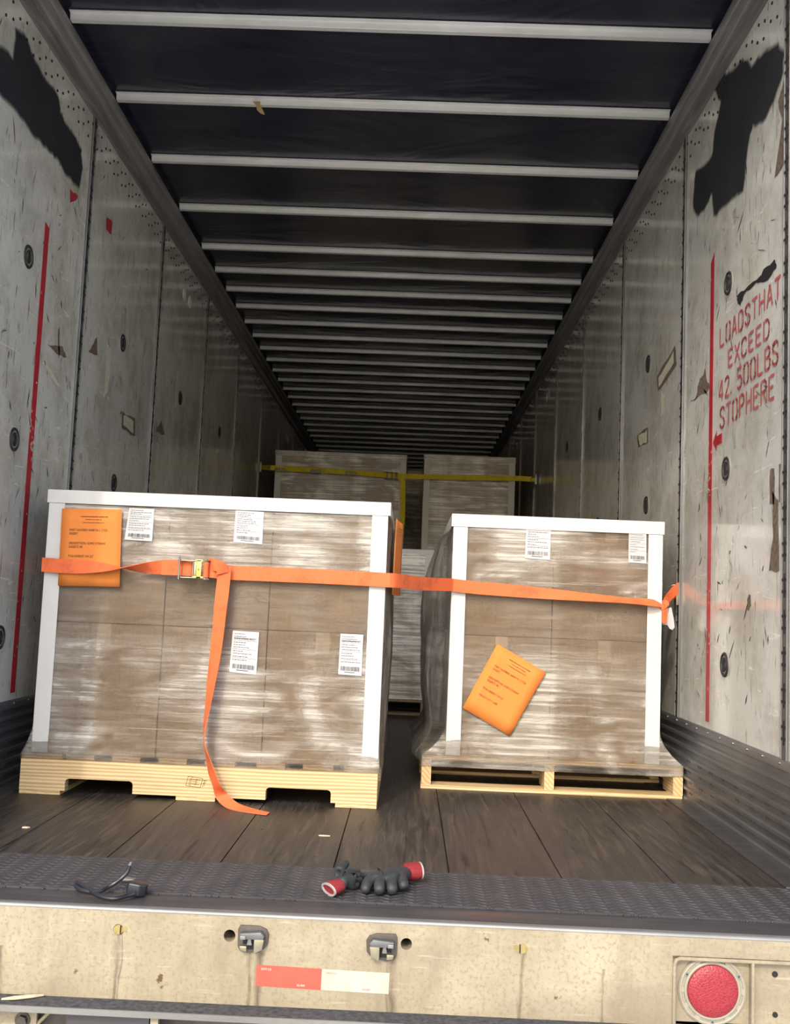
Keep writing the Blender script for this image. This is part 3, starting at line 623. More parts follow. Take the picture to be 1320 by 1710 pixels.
def pallet_b(x0, x1, y0, y1, h, label, dark=False):
    """stringer ends towards the camera"""
    p = thing('pallet', ((x0+x1)/2, (y0+y1)/2, 0), label, 'pallet', 'wooden pallets')
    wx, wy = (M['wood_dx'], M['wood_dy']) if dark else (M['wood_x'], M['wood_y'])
    tb = .015; ts = .017; w = .037; mid = (x0+x1)/2-.01
    for xx in (x0, mid-w/2, x1-w):
        D = y1-y0; n0, n1, n2, n3 = y0+D*.13, y0+D*.32, y0+D*.68, y0+D*.87; nh = tb+.04
        pp = [(y0, tb), (n0, tb), (n0, nh), (n1, nh), (n1, tb), (n2, tb), (n2, nh), (n3, nh), (n3, tb), (y1, tb), (y1, h-ts), (y0, h-ts)]
        mb = MB(); mb.prism([(xx, a, b) for a, b in pp], (w, 0, 0)); mb.box(xx+.0005, xx+w-.0005, y0-.0005, y0, tb, h-ts, 1)
        mb.build('stringer', [wy, wx if dark else M['wood_e']], p)
    for k in range(7):
        a = y0+(y1-y0-.09)*k/6; MB().box(x0, x1, a-.001, a+.09, h-ts, h).build('deck_board', wx, p, bevel=.001, seg=1)
    for k in (0, 2, 3, 4, 6):
        a = y0+(y1-y0-.09)*k/6; MB().box(x0-.002, x1-.001, a-.001, a+.09, 0, tb).build('bottom_board', wx, p, bevel=.001, seg=1)
    rehome(p); return p
def label_part(parent, quad, Y, seed, head=None):
    """white shipping label on a carton face, corners given on the plane Y"""
    rr = random.Random(seed); P = [onY(x, y, Y) for x, y in quad]   # tl, tr, br, bl
    lb = MB().prism(P, (0, .0006, 0)).build('shipping_label', M['paper'], parent)
    mb = MB(); f = lambda u, v_: (P[0].lerp(P[1], u)).lerp(P[3].lerp(P[2], u), v_)+Vector((0, -.0012, 0))
    def r_(u0, u1, v0, v1): mb.add([f(u0, v0), f(u1, v0), f(u1, v1), f(u0, v1)], [(0, 1, 2, 3)])
    u = .10
    while u < .90:
        w = rr.choice((.006, .010, .016)); r_(u, u+w, .79, .90); u += w+rr.choice((.008, .012, .02))
    r_(.25, .70, .925, .94)
    for v0 in (.06, .12, .17, .26, .32, .38, .47, .53, .60, .68):
        u = .08; e = rr.uniform(.4, .9)
        while u < e: w = rr.uniform(.03, .1); r_(u, min(u+w, .93), v0, v0+.014); u += w+.025
    r_(.05, .95, .22, .225); r_(.05, .95, .43, .435); r_(.05, .95, .64, .645)
    if head: 
        vs, fs = text_mesh(head, 1.0); mx = max(a for a, b in vs)
        mb.add([f(.08+.84*a/mx, .20-b*.07) for a, b in vs], fs)
    mb.build('label_print', M['inkb'], lb); return lb
PENDING = []
def carton(x0, x1, y0, y1, z0, z1, label, group, seed=0, tape_at=None):
    t_ = thing('carton', ((x0+x1)/2, (y0+y1)/2, z0), label, 'carton', group)
    g = .0016
    mb = MB().box(x0+g, x1-g, y0, y1, z0, z1-g); mb.build('box_body', M['card'], t_, bevel=.004, seg=2)
    mb = MB().box((x0+x1)/2-.024, (x0+x1)/2+.024, y0+.01, y1-.01, z1-g, z1-g+.0004)
    mx = (x0+x1)/2 if tape_at is None else tape_at
    mb.box(mx-.024, mx+.024, y0-.0006, y0, z1-.075, z1-.002); mb.build('packing_tape', M['tape'], t_)
    PENDING.append(t_); return t_
def corner_board(x, y, z0, z1, s, label, w=.052, lean=0.0):
    mb = MB(); a = .0035
    pts = [(x, y), (x+s*w, y), (x+s*w, y+a), (x+s*a, y+a), (x+s*a, y+w), (x, y+w)]
    mb.prism([(p, q, z0) for p, q in pts], (lean, 0, z1-z0))
    return tag(mb.build('corner_board', M['white'], bevel=.0008, seg=1), label, 'corner board', 'white edge protector boards')
def film(x0, x1, y0, y1, z0, z1, pal, mat, label, side=None, seed=0, cols=70, rows=60, amp=.0022, mat2=None, puff=0.0, puffl=0.0):
    """closed film sleeve round the load; at the foot it flares out to the pallet rim"""
    per = []
    def seg_(a, b, n, side_): per.extend([(a[0]+(b[0]-a[0])*i/n, a[1]+(b[1]-a[1])*i/n, side_) for i in range(n)])
    seg_((0, 0), (1, 0), cols, 'f'); seg_((1, 0), (1, 1), cols, 'r'); seg_((1, 1), (0, 1), 12, 'b'); seg_((0, 1), (0, 0), cols, 'l')
    n = len(per); mb = MB(); vs = []
    for j in range(rows+1):
        z = z0+(z1-z0)*j/rows
        fl = max(0, min(1, (pal[4]+.13-z)/.13)) if z > pal[4] else 1; fl = fl*fl
        for i, (u, v_, sd_) in enumerate(per):
            ax, ay = x0+(x1-x0)*u, y0+(y1-y0)*v_; bx, by = pal[0]+(pal[1]-pal[0])*u, pal[2]+(pal[3]-pal[2])*v_
            x, y = ax+(bx-ax)*fl, ay+(by-ay)*fl
            e = noise.noise(Vector((ax*3+seed, ay*3, z*9)))*amp + noise.noise(Vector((ax*14+seed, ay*14, z*70)))*amp*.5
            k = (v_*(1-v_)*4) if sd_ in 'rl' else 0; zz = (z-z0)/(z1-z0); bz = max(0, math.sin(math.pi*min(1, max(0, zz))))
            if sd_ == 'f': y -= abs(e)
            if sd_ == 'r':
                x += abs(e)+puff*min(1, k*2.2)*bz**.5*(1+.5*noise.noise(Vector((ay*16, z*2, seed)))) + (.018 if puff else 0)*min(1, k*3)*noise.noise(Vector((ay*30, z*3.5, seed+3)))
            if sd_ == 'l':
                x -= abs(e)+puffl*min(1, k*2.2)*bz**.5*(1+.5*noise.noise(Vector((ay*16, z*2, seed)))) + (.022 if puffl else 0)*min(1, k*3)*noise.noise(Vector((ay*30, z*3.5, seed+3)))
            vs.append((x, y, z))
    mb.v = vs
    for j in range(rows):
        for i in range(n):
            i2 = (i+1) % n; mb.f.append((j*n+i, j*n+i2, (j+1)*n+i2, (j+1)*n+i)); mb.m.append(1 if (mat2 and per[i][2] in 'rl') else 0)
    return tag(mb.build('stretch_wrap', [mat, mat2 or mat], smooth=True, angle=180), label, 'stretch wrap', 'clear stretch wrap round the pallet loads')
def cap(x0, x1, y0, y1, z0, z1, label, mat=None):
    mb = MB(); a = .004
    mb.box(x0, x1, y0, y1, z1-a, z1); mb.box(x0, x1, y0, y0+a, z0, z1-a); mb.box(x0, x1, y1-a, y1, z0, z1-a)
    mb.box(x0, x0+a, y0+a, y1-a, z0, z1-a); mb.box(x1-a, x1, y0+a, y1-a, z0, z1-a)
    return tag(mb.build('pallet_cover', mat or M['white']), label, 'pallet cover', 'white pallet covers')

ROWN = {2: ['lower', 'upper'], 4: ['bottom', 'second', 'third', 'top']}
def cartons(xs, y0, y1, zs, where, group, seed=0, tapes={}):
    out = {}
    rn = ROWN[len(zs)-1]; cn = ['left', 'middle', 'right'] if len(xs) == 4 else ['left', 'right']
    for j in range(len(zs)-1):
        for i in range(len(xs)-1):
            out[(i, j)] = carton(xs[i], xs[i+1], y0, y1, zs[j], zs[j+1], f'brown cardboard carton, {rn[j]} row, {cn[i]} column of the {where}', group, seed+i+j*7, tapes.get((i, j)))
    return out
# --- near left load
pallet_a(-1.147, .079, 3.54, 4.55, .137, 'pale pine pallet with stamped notched stringer under the near left load')
YL = 3.556
LC = cartons([-1.100, -.690, -.325, .062], YL, YL+.46, [.137, .590, 1.040], 'near left load', 'cartons of the near left load', 1, {(0, 1): -.80, (1, 1): -.43, (2, 1): .0})
label_part(LC[(0, 1)], [(216, 848), (258, 850), (254, 904), (208, 901)], 3.5420, 3)
label_part(LC[(1, 1)], [(394, 852), (441, 855), (438, 909), (390, 905)], 3.5420, 4)
label_part(LC[(1, 0)], [(389, 1053), (433, 1056), (428, 1127), (383, 1122)], 3.5420, 5, 'SUMO STREAM INSERT')
label_part(LC[(2, 0)], [(569, 1058), (607, 1060), (604, 1129), (565, 1126)], 3.5420, 6, 'SUMO STREAM INSERT')
carton(-.325, .062, YL+.465, YL+.925, .137, .590, 'brown cardboard carton, lower back corner of the near left load', 'cartons of the near left load')
carton(-.325, .062, YL+.465, YL+.925, .590, 1.040, 'brown cardboard carton, upper back corner of the near left load', 'cartons of the near left load')
cap(-1.121, .086, 3.538, 4.50, 1.003, 1.049, 'long white cap on top of the near left load')
corner_board(-1.115, 3.541, .140, 1.003, 1, 'white corner board on the left edge of the near left load', .056, 0)
corner_board(.078, 3.541, .140, 1.003, -1, 'white corner board on the right edge of the near left load', .056, 0)
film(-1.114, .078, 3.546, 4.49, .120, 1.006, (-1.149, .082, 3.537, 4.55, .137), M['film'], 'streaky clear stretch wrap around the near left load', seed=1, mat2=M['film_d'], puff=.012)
# --- near right load
pallet_b(.236, 1.236, 3.985, 5.16, .126, 'pale pine pallet with open stringer ends under the near right load')
YR = 4.004
RC = cartons([.340, .723, 1.136], YR, YR+.46, [.126, .592, 1.050], 'near right load', 'cartons of the near right load', 20, {(0, 0): .53, (0, 1): .55, (1, 1): .95})
label_part(RC[(0, 1)], [(880, 872), (921, 874), (919, 935), (877, 932)], 3.9885, 8)
label_part(RC[(1, 1)], [(1051, 882), (1080, 884), (1080, 941), (1050, 939)], 3.9885, 9)
carton(.340, .723, YR+.465, YR+.99, .126, .592, 'brown cardboard carton, lower back corner of the near right load', 'cartons of the near right load')
carton(.340, .723, YR+.465, YR+.99, .592, 1.050, 'brown cardboard carton, upper back corner of the near right load', 'cartons of the near right load')
cap(.318, 1.151, 3.986, 5.00, 1.012, 1.062, 'shorter white cap on top of the near right load')
corner_board(.326, 3.989, .128, 1.012, 1, 'white corner board on the left edge of the near right load', .056)
corner_board(1.146, 3.989, .128, 1.012, -1, 'white corner board on the right edge of the near right load', .056)
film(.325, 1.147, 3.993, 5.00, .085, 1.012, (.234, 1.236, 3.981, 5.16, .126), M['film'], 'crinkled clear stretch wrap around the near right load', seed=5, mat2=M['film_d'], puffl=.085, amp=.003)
# --- middle load behind
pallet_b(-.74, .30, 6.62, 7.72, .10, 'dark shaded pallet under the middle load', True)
cartons([-.76, -.40, -.03, .315], 6.665, 7.1, [.100, .585, 1.050], 'middle load between the two near loads', 'cartons of the middle load', 40)
cap(-.79, .345, 6.64, 7.6, 1.035, 1.068, 'grey-white cap on the middle load seen in the gap')
corner_board(.342, 6.634, .12, 1.035, -1, 'shiny corner board on the right edge of the middle load', .085)
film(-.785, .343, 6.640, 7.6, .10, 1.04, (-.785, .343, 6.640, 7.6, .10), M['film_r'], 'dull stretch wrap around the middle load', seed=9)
# --- tall loads at the rear
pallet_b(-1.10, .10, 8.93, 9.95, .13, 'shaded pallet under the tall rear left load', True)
cartons([-1.055, -.67, -.29, .075], 8.975, 9.4, [.13, .605, 1.08, 1.55, 2.02], 'tall rear left load', 'cartons of the tall rear left load', 60)
cap(-1.078, .098, 8.955, 9.9, 1.99, 2.035, 'thin cap on top of the tall rear left load')
corner_board(-1.072, 8.946, .13, 1.99, 1, 'grey-lit corner board on the left edge of the tall rear left load', .055)
corner_board(.092, 8.946, .13, 1.99, -1, 'grey-lit corner board on the right edge of the tall rear left load', .055)
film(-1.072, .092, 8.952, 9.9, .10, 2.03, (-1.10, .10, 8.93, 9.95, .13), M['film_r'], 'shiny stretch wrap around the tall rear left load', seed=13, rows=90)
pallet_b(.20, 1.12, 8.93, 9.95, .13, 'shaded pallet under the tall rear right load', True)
cartons([.265, .655, 1.040], 8.975, 9.4, [.13, .605, 1.08, 1.55, 2.03], 'tall rear right load', 'cartons of the tall rear right load', 90)
cap(.245, 1.062, 8.955, 9.9, 2.00, 2.048, 'thin cap on top of the tall rear right load')
corner_board(.250, 8.946, .13, 2.00, 1, 'grey-lit corner board on the left edge of the tall rear right load', .055)
corner_board(1.056, 8.946, .13, 2.00, -1, 'grey-lit corner board on the right edge of the tall rear right load', .055)
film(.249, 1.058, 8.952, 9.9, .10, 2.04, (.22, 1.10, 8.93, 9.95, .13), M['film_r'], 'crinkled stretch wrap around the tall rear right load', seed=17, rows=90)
# --- one more load far behind the gap
c = onY(696, 787, 11.2); zt = c.z
pallet_b(-.45, .47, 11.18, 12.2, .13, 'shaded pallet far behind the gap between the rear loads', True)
cartons([-.42, .01, .43], 11.2, 11.65, [.13, .63, 1.13, 1.63, zt-.03], 'farthest load', 'cartons of the farthest load', 120)
film(-.43, .44, 11.185, 12.1, .13, zt, (-.43, .44, 11.185, 12.1, .13), M['film_r'], 'dull stretch wrap around the farthest load', seed=21, rows=40)
cap(-.435, .445, 11.18, 12.1, zt-.045, zt+.004, 'thin cap on top of the farthest load')

for t_ in PENDING: rehome(t_)
# ================================================================== PAPERS
def sheet(P, lines, label, seed=0, mat=None):
    t_ = thing('orange_sheet', (P[3]+P[2])/2, label, 'paper sheet', 'orange paper sheets')
    n = (P[1]-P[0]).cross(P[3]-P[0]).normalized()
    if n.y > 0: n = -n
    mb = MB(); N = 6
    f = lambda u, v_: (P[0].lerp(P[1], u)).lerp(P[3].lerp(P[2], u), v_)
    vs = [f(i/N, j/N)+n*(.0012+.0014*noise.noise(Vector((i*.5+seed, j*.5, 0)))) for j in range(N+1) for i in range(N+1)]
    fs = [(j*(N+1)+i, j*(N+1)+i+1, (j+1)*(N+1)+i+1, (j+1)*(N+1)+i) for j in range(N) for i in range(N)]
    mb.add(vs, fs); o = mb.build('paper', M['orange'], t_, smooth=True)
    md = o.modifiers.new('s', 'SOLIDIFY'); md.thickness = .0006; md.offset = 0
    mb = MB(); U = (P[1]-P[0]).normalized(); V = (P[0]-P[3]).normalized(); wd = (P[1]-P[0]).length; ht = (P[3]-P[0]).length
    rr = random.Random(seed)
    for v0, u0, u1, h_ in ((.095, .32, .75, .010), (.135, .40, .66, .007), (.175, .36, .71, .007)):   # small print
        u = u0
        while u < u1:
            w = rr.uniform(.012, .03); q = [f(u, v0), f(u+w, v0), f(u+w, v0+h_), f(u, v0+h_)]; mb.add([p+n*.0032 for p in q], [(0, 1, 2, 3)]); u += w+rr.choice((.004, .004, .012))
    for v0, tx in lines:
        m2 = MB(); put_text(m2, tx, ht*.044, f(.145, v0)+n*.0032, U, V, .80); m2.build('printed_line', M['ink'], t_)
    mb.build('letterhead', M['ink'], t_); rehome(t_); return t_
LN = [(.290, 'PART NUMBER: 8448174-1 CTDI'), (.338, 'INSERT'), (.462, 'DESCRIPTION: SUMO STREAM'), (.510, 'INSERTS V8'), (.628, 'PO# 6300620 15A Q7')]
sheet([onY(x, y, 3.532) for x, y in ((104, 849), (204, 851), (200, 980), (97, 978))], LN, 'upright orange paper sheet on the near left load, half under the orange strap', 1)
sheet([onY(x, y, 3.982) for x, y in ((831, 1075), (912, 1123), (852, 1229), (773, 1182))], LN+[(.735, 'PALLET QTY: 1400')], 'tilted orange paper sheet stuck on the near right load', 2)
a = .112
sheet([Vector((.104, 3.62, 1.0)), Vector((.128, 3.86, 1.0)), Vector((.126, 3.87, .73)), Vector((.100, 3.63, .73))], [], 'orange paper sheet on the right side of the near left load, seen edge on', 3)

# ================================================================== STRAPS
def catmull(P, n=8):
    out = []
    for i in range(len(P)-1):
        p0, p1, p2, p3 = P[max(i-1, 0)], P[i], P[i+1], P[min(i+2, len(P)-1)]
        for k in range(n):
            t_ = k/n
            out.append(tuple(.5*((2*b)+(-a+c_)*t_+(2*a-5*b+4*c_-d)*t_*t_+(-a+3*b-3*c_+d)*t_**3) for a, b, c_, d in zip(p0, p1, p2, p3)))
    out.append(tuple(P[-1])); return out
def ribbon(mb, pts, th=.0022, n=8, mi=0, lin=False):
    """pts: (x, y, z, wx, wy, wz) centre and half-width vector"""
    if lin: Q = [tuple(a+(b-a)*k/n for a, b in zip(p, q)) for p, q in zip(pts[:-1], pts[1:]) for k in range(n)]+[tuple(pts[-1])]
    else: Q = catmull(pts, n)
    vs = []
    for i, q in enumerate(Q):
        c_ = Vector(q[:3]); w = Vector(q[3:]); t_ = (Vector(Q[min(i+1, len(Q)-1)][:3])-Vector(Q[max(i-1, 0)][:3])).normalized()
        nn = t_.cross(w); nn = nn.normalized()*th*.5 if nn.length > 1e-9 else Vector((0, th*.5, 0))
        vs += [c_-w-nn, c_-w*.0-nn*1.1, c_+w-nn, c_+w+nn, c_+nn*1.1, c_-w+nn]
    fs = []
    for i in range(len(Q)-1):
        for k in range(6): fs.append((i*6+k, i*6+(k+1) % 6, (i+1)*6+(k+1) % 6, (i+1)*6+k))
    e = (len(Q)-1)*6; fs += [(0, 1, 4, 5), (1, 2, 3, 4), (e, e+5, e+4, e+1), (e+1, e+4, e+3, e+2)]
    mb.add(vs, fs, mi)
st = thing('ratchet_strap', onY(325, 950, 3.5), 'orange ratchet strap across both near loads with its tail hanging down', 'ratchet strap', 'ratchet straps across the trailer')
hw = .0245
def L(x, y, Y, w=(0, 0, 1), k=1.0): p = onY(x, y, Y); return (p.x, p.y, p.z, w[0]*hw*k, w[1]*hw*k, w[2]*hw*k)
mb = MB()
p = onY(79, 943, 3.524)
ribbon(mb, [(-1.243, 4.11, .80, 0, 0, hw), (-1.20, 3.85, .79, 0, 0, hw), (-1.128, 3.56, p.z, 0, 0, hw), (-1.118, 3.526, p.z, 0, 0, hw)], n=6)
ribbon(mb, [(-1.118, 3.526, p.z, 0, 0, hw), L(100, 945, 3.522), L(140, 947, 3.519, (0, .25, .93)), L(180, 948, 3.515, (0, .75, .55)), L(205, 949, 3.513, (0, 1, .0)), L(225, 949, 3.513, (0, .88, -.4)), L(255, 948, 3.516, (0, .45, -.85)), L(285, 947, 3.518, (0, .1, -1)), L(301, 947, 3.519, (0, 0, -1))], n=6)
ribbon(mb, [L(270, 947, 3.512, (0, 0, 1), 1.08), L(300, 948, 3.510, (0, 0, 1), 1.08), L(312, 949, 3.505)], n=4, th=.004)     # folded sewn end
ribbon(mb, [L(300, 949, 3.508), L(316, 950, 3.502), L(322, 951, 3.506)], n=4)
ribbon(mb, [L(345, 952, 3.505), L(356, 953, 3.500), L(372, 955, 3.514), L(400, 957, 3.522), L(450, 959, 3.524), L(520, 962, 3.525), L(600, 966, 3.526), L(652, 969, 3.524)], n=8)
b0 = L(652, 969, 3.524); b1 = L(757, 977, 3.972)
ribbon(mb, [b0, (b0[0]+.03, 3.56, b0[2], 0, 0, hw), ((b0[0]+b1[0])/2, 3.76, (b0[2]+b1[2])/2-.003, 0, 0, hw), (b1[0]-.02, 3.94, b1[2], 0, 0, hw), b1], n=8)
ribbon(mb, [b1, L(790, 981, 3.970), L(850, 986, 3.972, (0, .05, .98)), L(920, 992, 3.970, (0, .35, .85)), L(990, 998, 3.968, (0, .65, .62)), L(1050, 1003, 3.966, (0, .8, .45)), L(1085, 1006, 3.968, (0, .7, .55)), L(1104, 1009, 3.985, (0, .6, .5))], n=8)
kx = onY(1107, 1011, 4.00)
ribbon(mb, [(kx.x, kx.y, kx.z, 0, .012, .014), (kx.x+.025, 4.04, kx.z+.020, 0, .004, .018), (1.205, 4.08, kx.z+.048, 0, .002, .022), (1.236, 4.105, kx.z+.072, 0, .002, .024)], n=8, th=.004)
ribbon(mb, [(1.238, 4.118, kx.z+.058, 0, 0, .022), (1.19, 4.10, kx.z+.028, .0, 0, .018), (kx.x+.01, 4.03, kx.z+.004, 0, 0, .012)], n=6)
mb.build('webbing', M['strap'], st, smooth=True)
# knot with dangling end
mb = MB()
for k, (a, b, rr_) in enumerate(((R(20), R(0), .014), (R(-35), R(50), .012))):
    c_ = Vector((kx.x+.004, kx.y-.006, kx.z+.002)); pts = []
    for i in range(13):
        q = 2*math.pi*i/12; v_ = Vector((math.cos(q)*rr_, math.sin(q)*.010, math.sin(q)*rr_*.9)); v_.rotate(Matrix.Rotation(a, 3, 'Y')); w = Vector((.004, 0, .009)); w.rotate(Matrix.Rotation(a+b, 3, 'Y')); pts.append((*(c_+v_), *w))
    ribbon(mb, pts, n=3, th=.003)
ribbon(mb, [(kx.x+.004, 3.99, kx.z-.004, .010, 0, 0), (kx.x+.005, 3.985, kx.z-.035, .011, .004, 0), (kx.x+.004, 3.985, kx.z-.068, .010, .002, 0)], n=6, th=.003)
mb.build('knot', M['strap'], st, smooth=True)
# tail
T_ = [(376, 946), (372, 985), (368, 1020), (364, 1060), (359, 1100), (353, 1140), (347, 1180), (342, 1212), (341, 1240), (348, 1268), (354, 1290), (362, 1312)]
wd = [.95, .98, .95, .9, .85, .72, .5, .34, .24, .42, .62, .68]; tl_ = []
for (x, y), k in zip(T_, wd):
    p = onY(x, y, 3.502 if y < 1150 else 3.502-(y-1150)*.00022); a = math.acos(min(1, k)); tl_.append((p.x, p.y, p.z, hw*math.cos(a), -hw*math.sin(a), hw*.12))
for (x, y, z, w) in ((371, 1330, .030, (.72, .1, .35)), (388, 1345, .010, (.6, .45, .3)), (415, 1353, .004, (.25, .9, .1)), (448, 1359, .003, (.1, .8, 0))):
    p = onZ(x, y, z); tl_.append((p.x, p.y, p.z, w[0]*hw, w[1]*hw, w[2]*hw))
mb = MB(); p = onY(352, 945, 3.490)
ribbon(mb, [(p.x-.012, 3.508, p.z+.004, 0, 0, hw*.9), (p.x+.012, 3.492, p.z+.004, -.004, 0, hw*.85), (p.x+.036, 3.492, p.z-.004, .014, -.003, .016), (p.x+.040, 3.496, p.z-.024, hw*.95, -.002, .006)], n=6)
ribbon(mb, tl_, n=8); mb.build('webbing_tail', M['strap'], st, smooth=True)
# ratchet
c_ = onY(326, 951, 3.500); ux = Vector((1, 0, .0)).normalized()
def rb(x0, x1, y0, y1, z0, z1, mb_): mb_.box(c_.x+x0, c_.x+x1, c_.y+y0, c_.y+y1, c_.z+z0, c_.z+z1)
mb = MB()
for s in (-1, 1):
    pf = [(-.058, -.012), (-.045, -.020), (-.010, -.018), (.030, -.020), (.048, -.014), (.048, .004), (.030, .006), (-.045, .004), (-.058, .0)]
    mb.prism([(c_.x+a, c_.y+b, c_.z+s*.0275) for a, b in pf], (0, 0, s*.003))
mb.build('side_frame', M['chrome'], st, bevel=.0008)
mb = MB().cyl((c_.x-.052, c_.y-.016, c_.z-.036), (0, 0, 1), .0032, .078, 12); mb.build('handle_bar', M['edge'], st, smooth=True)
mb = MB().cyl((c_.x-.004, c_.y-.014, c_.z-.030), (0, 0, 1), .0028, .060, 12); mb.build('cross_pin', M['chrome'], st, smooth=True)
mb = MB(); rb(.008, .026, -.024, -.016, -.031, .034, mb); rb(.004, .030, -.024, -.018, .026, .033, mb); rb(-.002, .034, -.024, -.018, -.031, -.024, mb); mb.build('release_pawl', M['zinc'], st, bevel=.0015)
mb = MB(); rb(.0155, .0185, -.0246, -.024, -.004, .003, mb); mb.build('pawl_slot', M['dark'], st)
mb = MB(); rb(.0, .007, -.021, -.012, -.026, .026, mb); mb.build('lock_plate', M['chrome'], st, bevel=.001)
mb = MB().cyl((c_.x+.040, c_.y-.012, c_.z-.026), (0, 0, 1), .0095, .052, 20); mb.build('spool', M['strap'], st, smooth=True)
for s in (-1, 1):
    mb = MB(); cc = (c_.x+.040, c_.y-.010, c_.z+s*.031)
    n = 16; pts = [(cc[0]+math.cos(2*math.pi*i/n)*(.014 if i % 2 else .0115), cc[1]+math.sin(2*math.pi*i/n)*(.014 if i % 2 else .0115), cc[2]) for i in range(n)]
    mb.prism(pts, (0, 0, s*.003)); mb.build('ratchet_wheel', M['chrome'], st)
rehome(st)
for o in list(st.children): pass
# e-track fitting and clear plastic scrap on the right
ft = thing('track_fitting', (1.24, 4.125, kx.z+.05), 'small zinc track fitting on the right wall post, strap tied to it', 'track fitting')
MB().box(1.232, 1.243, 4.106, 4.144, kx.z+.005, kx.z+.095).build('fitting_plate', M['chrome'], ft, bevel=.001)
MB().torus((1.228, 4.122, kx.z+.065), (.3, 1, 0), .020, .003, 24, 8).build('fitting_ring', M['chrome'], ft, smooth=True)
rehome(ft)
mb = MB(); x0 = kx.x+.016
q = [(x0, kx.z-.012), (x0+.024, kx.z-.006), (x0+.034, kx.z-.050), (x0+.038, kx.z-.082), (x0+.030, kx.z-.094), (x0+.018, kx.z-.090), (x0+.010, kx.z-.076), (x0-.012, kx.z-.074)]
mb.prism([(a, 4.02, b) for a, b in q], (0, .004, 0)); tag(mb.build('plastic_scrap', M['paper'], bevel=.001), 'crumpled clear plastic scrap hanging from the strap knot at right', 'plastic scrap')

# yellow strap
YB = 8.915
ys = thing('ratchet_strap', onY(660, 795, YB), 'yellow ratchet strap across the tall rear loads', 'ratchet strap', 'ratchet straps across the trailer')
yw = .0225
P = [onY(x, y, YB) for x, y in ((432, 780), (452, 781), (590, 789), (665, 795), (705, 796), (790, 798), (870, 799), (897, 801))]
mb = MB()
P[0] = onX(435, 780, -1.238); P[7] = onX(896, 801, 1.238)
pts = [(-1.24, P[0].y, P[0].z, 0, 0, yw)] + [(p.x, p.y, p.z, 0, 0, yw) for p in P[1:7]] + [(1.24, P[7].y, P[7].z, 0, 0, yw)]
ribbon(mb, pts, n=8, lin=True)
mb.build('webbing', M['ystrap'], ys)
mb = MB(); p = onY(668, 797, YB-.01)
e = [onY(x, y, YB-.012) for x, y in ((664, 797), (672, 803), (673, 830), (672, 870), (668, 915), (664, 950))]
ribbon(mb, [(e[0].x, YB-.012, e[0].z, 0, 0, yw)]+[(q.x, YB-.012-.002*i, q.z, yw, 0, .004) for i, q in enumerate(e[1:])], n=6)
mb.build('webbing_tail', M['ystrap'], ys)
for x in (468, 527, 586):
    p = onY(x, 783+(x-468)*.06+1, YB-.003); p = onY(x, 784.5+(x-468)*.046, YB-.003)
    o = MB().box(p.x-.046, p.x+.046, YB-.0042, YB-.003, p.z-.017, p.z+.017).build('printed_block', M['lock'], ys)
    mb = MB(); put_text(mb, 'ULINE', .040, (p.x, YB-.0048, p.z-.013), (1, 0, -.045), (.045, 0, 1), .72, 0, True); mb.build('block_lettering', M['ystrap'], o)
c_ = onY(655, 795, YB-.012)
mb = MB()
for s in (-1, 1): rb(-.07, .05, -.016, .004, s*.030-.002, s*.030+.002, mb)
mb.build('side_frame', M['dark'], ys, bevel=.0008)
mb = MB(); rb(-.048, -.040, -.022, -.012, -.04, .04, mb); rb(-.005, .004, -.022, -.01, -.03, .03, mb); rb(.030, .046, -.024, -.01, -.032, .032, mb); mb.build('ratchet_bars', M['lock'], ys, bevel=.001)
rehome(ys)
for s, px_, nm in ((-1, 435, 'left'), (1, 895, 'right')):
    z = P[0].z if s < 0 else P[7].z; yf = P[0].y if s < 0 else P[7].y
    tf = thing('track_fitting', (s*1.24, yf, z), f'small zinc track fitting on the {nm} wall holding the yellow strap', 'track fitting')
    MB().box(min(s*1.222, s*1.242), max(s*1.222, s*1.242), yf-.03, yf+.03, z-.045, z+.045).build('fitting_plate', M['edge'], tf, bevel=.001)
    MB().torus((s*1.215, yf, z), (0, 1, 0), .022, .004, 20, 8).build('fitting_ring', M['chrome'], tf, smooth=True); rehome(tf)

# ================================================================== GLOVES AND CABLE LOCK
def skin(name, verts, edges, radii, mat, parent, sub=2):
    me = bpy.data.meshes.new(name); me.from_pydata([tuple(v_) for v_ in verts], edges, []); me.materials.append(mat)
    o = bpy.data.objects.new(name, me); COL.objects.link(o)
    md = o.modifiers.new('skin', 'SKIN'); md.use_smooth_shade = True
    sv = me.skin_vertices[0].data if me.skin_vertices else None
    if sv is None:
        bm = bmesh.new(); bm.from_mesh(me); bm.verts.layers.skin.verify(); bm.to_mesh(me); bm.free(); sv = me.skin_vertices[0].data
    for i, r in enumerate(radii): sv[i].radius = (r, r) if not isinstance(r, tuple) else r
    sv[0].use_root = True
    sb = o.modifiers.new('sub', 'SUBSURF'); sb.levels = sub; sb.render_levels = sub
    dg = bpy.context.evaluated_depsgraph_get(); m2 = bpy.data.meshes.new_from_object(o.evaluated_get(dg)); o.modifiers.clear(); o.data = m2; m2.name = name; bpy.data.meshes.remove(me)
    m2.polygons.foreach_set('use_smooth', [True]*len(m2.polygons))
    o.parent = parent; return o
def glove_tube(name, rings, mat, parent, k=20):
    """rings: (centre, u half axis, v half axis)"""
    mb = MB(); vs = []
    for c_, u, w in rings: vs += [Vector(c_)+Vector(u)*math.cos(2*math.pi*i/k)+Vector(w)*math.sin(2*math.pi*i/k) for i in range(k)]
    fs = [(j*k+i, j*k+(i+1) % k, (j+1)*k+(i+1) % k, (j+1)*k+i) for j in range(len(rings)-1) for i in range(k)]+[tuple(range(k))[::-1], tuple((len(rings)-1)*k+i for i in range(k))]
    mb.add(vs, fs); return mb.build(name, mat, parent, smooth=True, angle=60)
